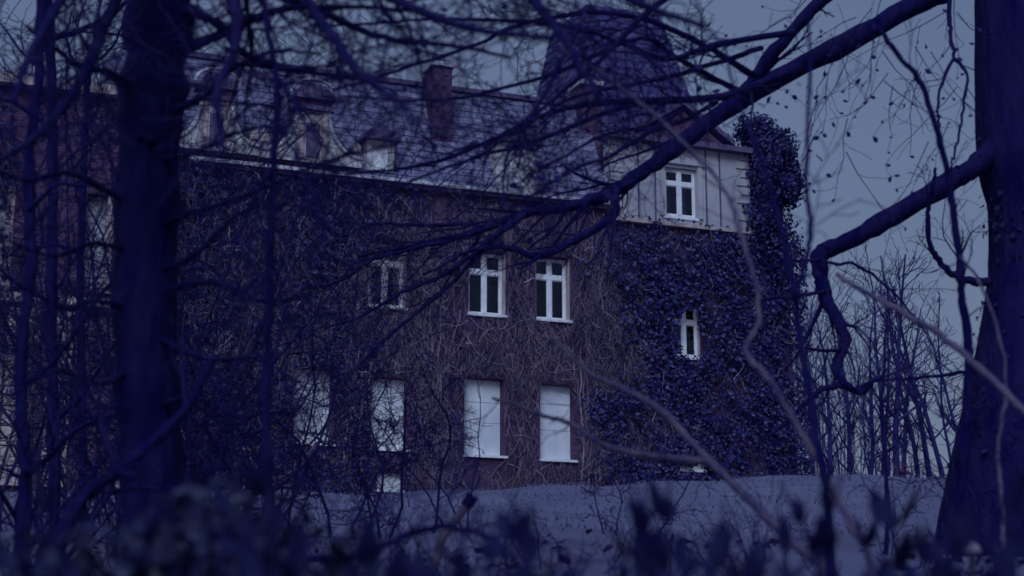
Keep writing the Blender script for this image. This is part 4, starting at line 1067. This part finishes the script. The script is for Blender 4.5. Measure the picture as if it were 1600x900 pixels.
spots = [(40, 770, 3.0), (130, 750, 3.1), (215, 775, 2.8), (480, 790, 3.0), (560, 846, 2.7), (640, 832, 2.9), (705, 800, 3.1), (760, 785, 3.2), (800, 830, 2.6), (860, 845, 2.8), (915, 800, 3.0), (960, 790, 3.2), (1035, 790, 3.3), (1090, 830, 2.9), (1150, 800, 3.4), (1205, 785, 3.6), (1260, 790, 3.4), (1330, 805, 3.2), (1400, 790, 3.5), (1450, 770, 3.9), (1520, 800, 3.6), (1575, 820, 3.0), (390, 780, 2.9), (300, 760, 3.0)]
near_names = ['in the bottom left corner', 'below the leaning trunk', 'left of the thick trunk foot', 'before the left end of the lawn', 'below the low bare shrub', 'left of the cut stake', 'beside the cut stake', 'in front of the third boarded window', 'under the end of the fallen bough', 'below the fourth boarded window', 'right of the fourth boarded window', 'below the left edge of the ivy', 'below the small ivy window', 'just right of the small ivy window', 'left of the pale forked stem', 'beside the pale forked stem', 'left of the dark upright sapling', 'right of the dark upright sapling', 'below the background wood', 'beside the thin curving tree', 'at the foot of the right trunk', 'in the bottom right corner', 'left end of the fallen bough', 'below the thick left trunk']
for i, (x, y, d) in enumerate(spots):
    blade_plant(x, y + 20, d * 0.70, 4, 'blurred dark broad leaved plant, ' + near_names[i], i)

# --- background wood at the right
def far_tree(px, d, h, lean, label, seed, fork=False):
    rgn = np.random.default_rng(700 + seed)
    g0 = at(px, 745, d)
    gz = float(ground_z(g0[0], g0[1]))
    o = empty('bare_tree', (g0[0], g0[1], gz), label=label, cat='tree', group='slender trees of the wood behind the lawn')
    for s_ in range(2 if fork else 1):
        n = 12
        P = [np.array([0.35 * s_, 0, -0.1])]
        dd = np.array([lean + (0.06 if s_ else 0), 0, 1.0])
        for k in range(n):
            dd = dd + rgn.normal(0, 0.05, 3); dd[2] = max(dd[2], 0.9); dd /= np.linalg.norm(dd)
            P.append(P[-1] + dd * h / n)
        r0 = rgn.uniform(0.10, 0.17)
        rr = np.linspace(r0, r0 * 0.18, n + 1)
        MB().tube(P, rr, 7).build('trunk', M['far_bark'], o, smooth=True)
        tw = MB()
        for k in range(20):
            t = 0.30 + 0.70 * (k + rgn.random()) / 20
            q = min(int(t * n), n - 1)
            dv = rot_dir((P[q + 1] - P[q]) / np.linalg.norm(P[q + 1] - P[q]), rgn.uniform(0.45, 0.95), rgn)
            grow(tw, P[q] + (P[q + 1] - P[q]) * rgn.random(), dv, h * rgn.uniform(0.10, 0.26) * (1.25 - 0.6 * t), max(rr[q] * 0.45, 0.016), 2, 3, 0.16, 0.06, (0.35, 0.8), 0.008, rgn, seg=0.3)
        tw.build('crown', M['far_bark'], o, kind='stuff')
far = [(1240, 66, 8.6, 0.02, 'bare tree just right of the ivy wing corner'), (1275, 60, 9.4, -0.03, 'bare tree behind the dark upright sapling'), (1305, 70, 10.5, 0.03, 'bare tree seen left of the bent limb'),
       (1326, 58, 9.0, -0.04, 'bare tree below the hook of the bent limb'), (1348, 74, 11.2, 0.02, 'tall bare tree under the elbow of the bent limb'), (1368, 62, 9.6, 0.05, 'leaning bare tree left of the double stem'),
       (1384, 55, 9.4, 0.0, 'bare tree with doubled stem in the middle of the wood'), (1412, 78, 12.5, -0.02, 'faint bare tree above the open sky gap'), (1440, 57, 8.8, -0.05, 'bare tree leaning left over the open sky gap'),
       (1458, 60, 9.8, 0.01, 'straight bare tree right of the sky gap'), (1476, 56, 9.0, 0.03, 'bare tree nearest the right trunk'), (1500, 70, 11.4, -0.02, 'bare tree half hidden by the thin curving tree'),
       (1525, 64, 10.0, 0.0, 'bare tree just behind the right trunk')]
for i, (px, d, h, ln, lb) in enumerate(far):
    far_tree(px, d, h, ln, lb, i, i == 6)
def thicket():
    rgn = np.random.default_rng(901)
    tw = MB()
    for _ in range(34):
        x = 1195 + 250 * rgn.random() ** 1.7; d = rgn.uniform(70, 105)
        g0 = at(x, 745, d); gz = float(ground_z(g0[0], g0[1]))
        grow(tw, (g0[0], g0[1], gz), np.array([rgn.normal(0, 0.06), 0, 1.0]), rgn.uniform(6, 15) * (0.55 if x > 1390 else 1.0), rgn.uniform(0.03, 0.08), 2, 6, 0.07, 0.05, (0.3, 0.7), 0.010, rgn, seg=1.0)
    tw.build('thicket', M['far_bark'], None, label='far thicket of fine bare twigs behind the slender trees', cat='wood', kind='stuff')
thicket()
# trees standing behind and left of the house
for i, (px, d, h) in enumerate([(20, 70, 22), (130, 75, 24), (330, 80, 25), (470, 85, 26), (600, 90, 25)]):
    far_tree(px, d, h, 0.0, ['bare tall tree beyond the far left wing', 'bare tall tree behind the crooked small tree', 'bare tall tree behind the left gables', 'bare tall tree rising over the gable pediment', 'bare tall tree over the mansard ridge'][i], 40 + i)

# --- grass tufts, leaf litter, odd small things
def grass_tufts():
    rgn = np.random.default_rng(41)
    n = 26000
    x, y = rgn.uniform(-12, 14, n), 9 + 31 * rgn.random(n) ** 0.8
    z = ground_z(x, y)
    h = rgn.uniform(0.02, 0.06, n) * (0.6 + 0.8 * (np.sin(x * 1.7) * np.sin(y * 1.1 + x) > 0.2))
    a = rgn.uniform(0, PI, n); w_ = 0.008 + 0.012 * rgn.random(n)
    lx, ly = rgn.normal(0, 0.03, n), rgn.normal(0, 0.03, n)
    V = np.stack([np.stack([x - np.cos(a) * w_, y - np.sin(a) * w_, z - 0.01], -1), np.stack([x + np.cos(a) * w_, y + np.sin(a) * w_, z - 0.01], -1), np.stack([x + lx, y + ly, z + h], -1)], 1)
    MB().add(V.reshape(-1, 3), None, np.arange(n * 3).reshape(-1, 3)).build('grass', M['blade'], label='rough winter grass on the slope below the house', cat='grass', kind='stuff')
grass_tufts()
def litter():
    rgn = np.random.default_rng(42)
    n = 1500
    x, y = rgn.uniform(-6, 7, n), 2.2 + 7 * rgn.random(n) ** 1.5
    P = np.stack([x, y, ground_z(x, y) + 0.02 + 0.03 * rgn.random(n)], -1)
    mb = MB(); leaf_cloud(mb, P, np.tile([0, 0, 1.0], (n, 1)), (0.035, 0.08), rgn, 0.45, 0.0)
    mb.build('leaf_litter', M['brown_leaf'], label='fallen brown leaves scattered over the woodland floor', cat='leaves', kind='stuff')
litter()
def low_brush():
    rgn = np.random.default_rng(43)
    tw = MB()
    for _ in range(260):
        d = rgn.uniform(2.6, 6.5); px = rgn.uniform(-60, 1660)
        g0 = at(px, 880, d); gz = float(ground_z(g0[0], g0[1]))
        grow(tw, (g0[0], g0[1], gz - 0.02), np.array([rgn.normal(0, 0.45), rgn.normal(0, 0.3), 1.0]) / 1.1, rgn.uniform(0.12, 0.36), 0.0035, 1, 4, 0.2, 0.0, rgn=rgn)
    tw.build('undergrowth', M['twig'], label='low tangle of thin dark stems over the woodland floor', cat='undergrowth', kind='stuff')
low_brush()
g_ = at(1518, 858, 4.2)
MBf = MB()
for k in range(7):
    t0, t1 = k / 7, (k + 1) / 7
cap = [(0.022 * math.sin(t * PI / 2) * (1 if t < 1 else 1), t) for t in np.linspace(0, 1, 6)]
pts = [(0, 0, -0.10), (0, 0, -0.012), (0, 0, -0.010), (0, 0, 0.004), (0, 0, 0.014), (0, 0, 0.020)]
MBf.tube(pts, [0.007, 0.008, 0.026, 0.023, 0.014, 0.002], 12, True)
o = MBf.build('mushroom', M['fungus'], None, smooth=True, label='small pale mushroom at the foot of the right trunk', cat='mushroom')
o.location = (g_[0], g_[1], max(g_[2], float(ground_z(g_[0], g_[1])) + 0.09))
g_ = at(1412, 742, 35.0)
rb = empty('red_weed', (g_[0], g_[1], float(ground_z(g_[0], g_[1]))), label='small reddish weed on the lawn crest before the sky gap', cat='plant')
rgn = np.random.default_rng(5)
mb = MB(); leaf_cloud(mb, rgn.normal(0, 1, (46, 3)) * np.array([0.13, 0.1, 0.09]) + np.array([0, 0, 0.22]), np.tile([0, -0.6, 0.6], (46, 1)), (0.06, 0.11), rgn, 0.6)
mb.build('leaves', M['red_leaf'], rb, kind='stuff')
MB().tube([(0, 0, -0.05), (0.01, 0, 0.12), (0.04, 0, 0.28)], [0.012, 0.01, 0.004], 5).build('stem', M['far_bark'], rb)
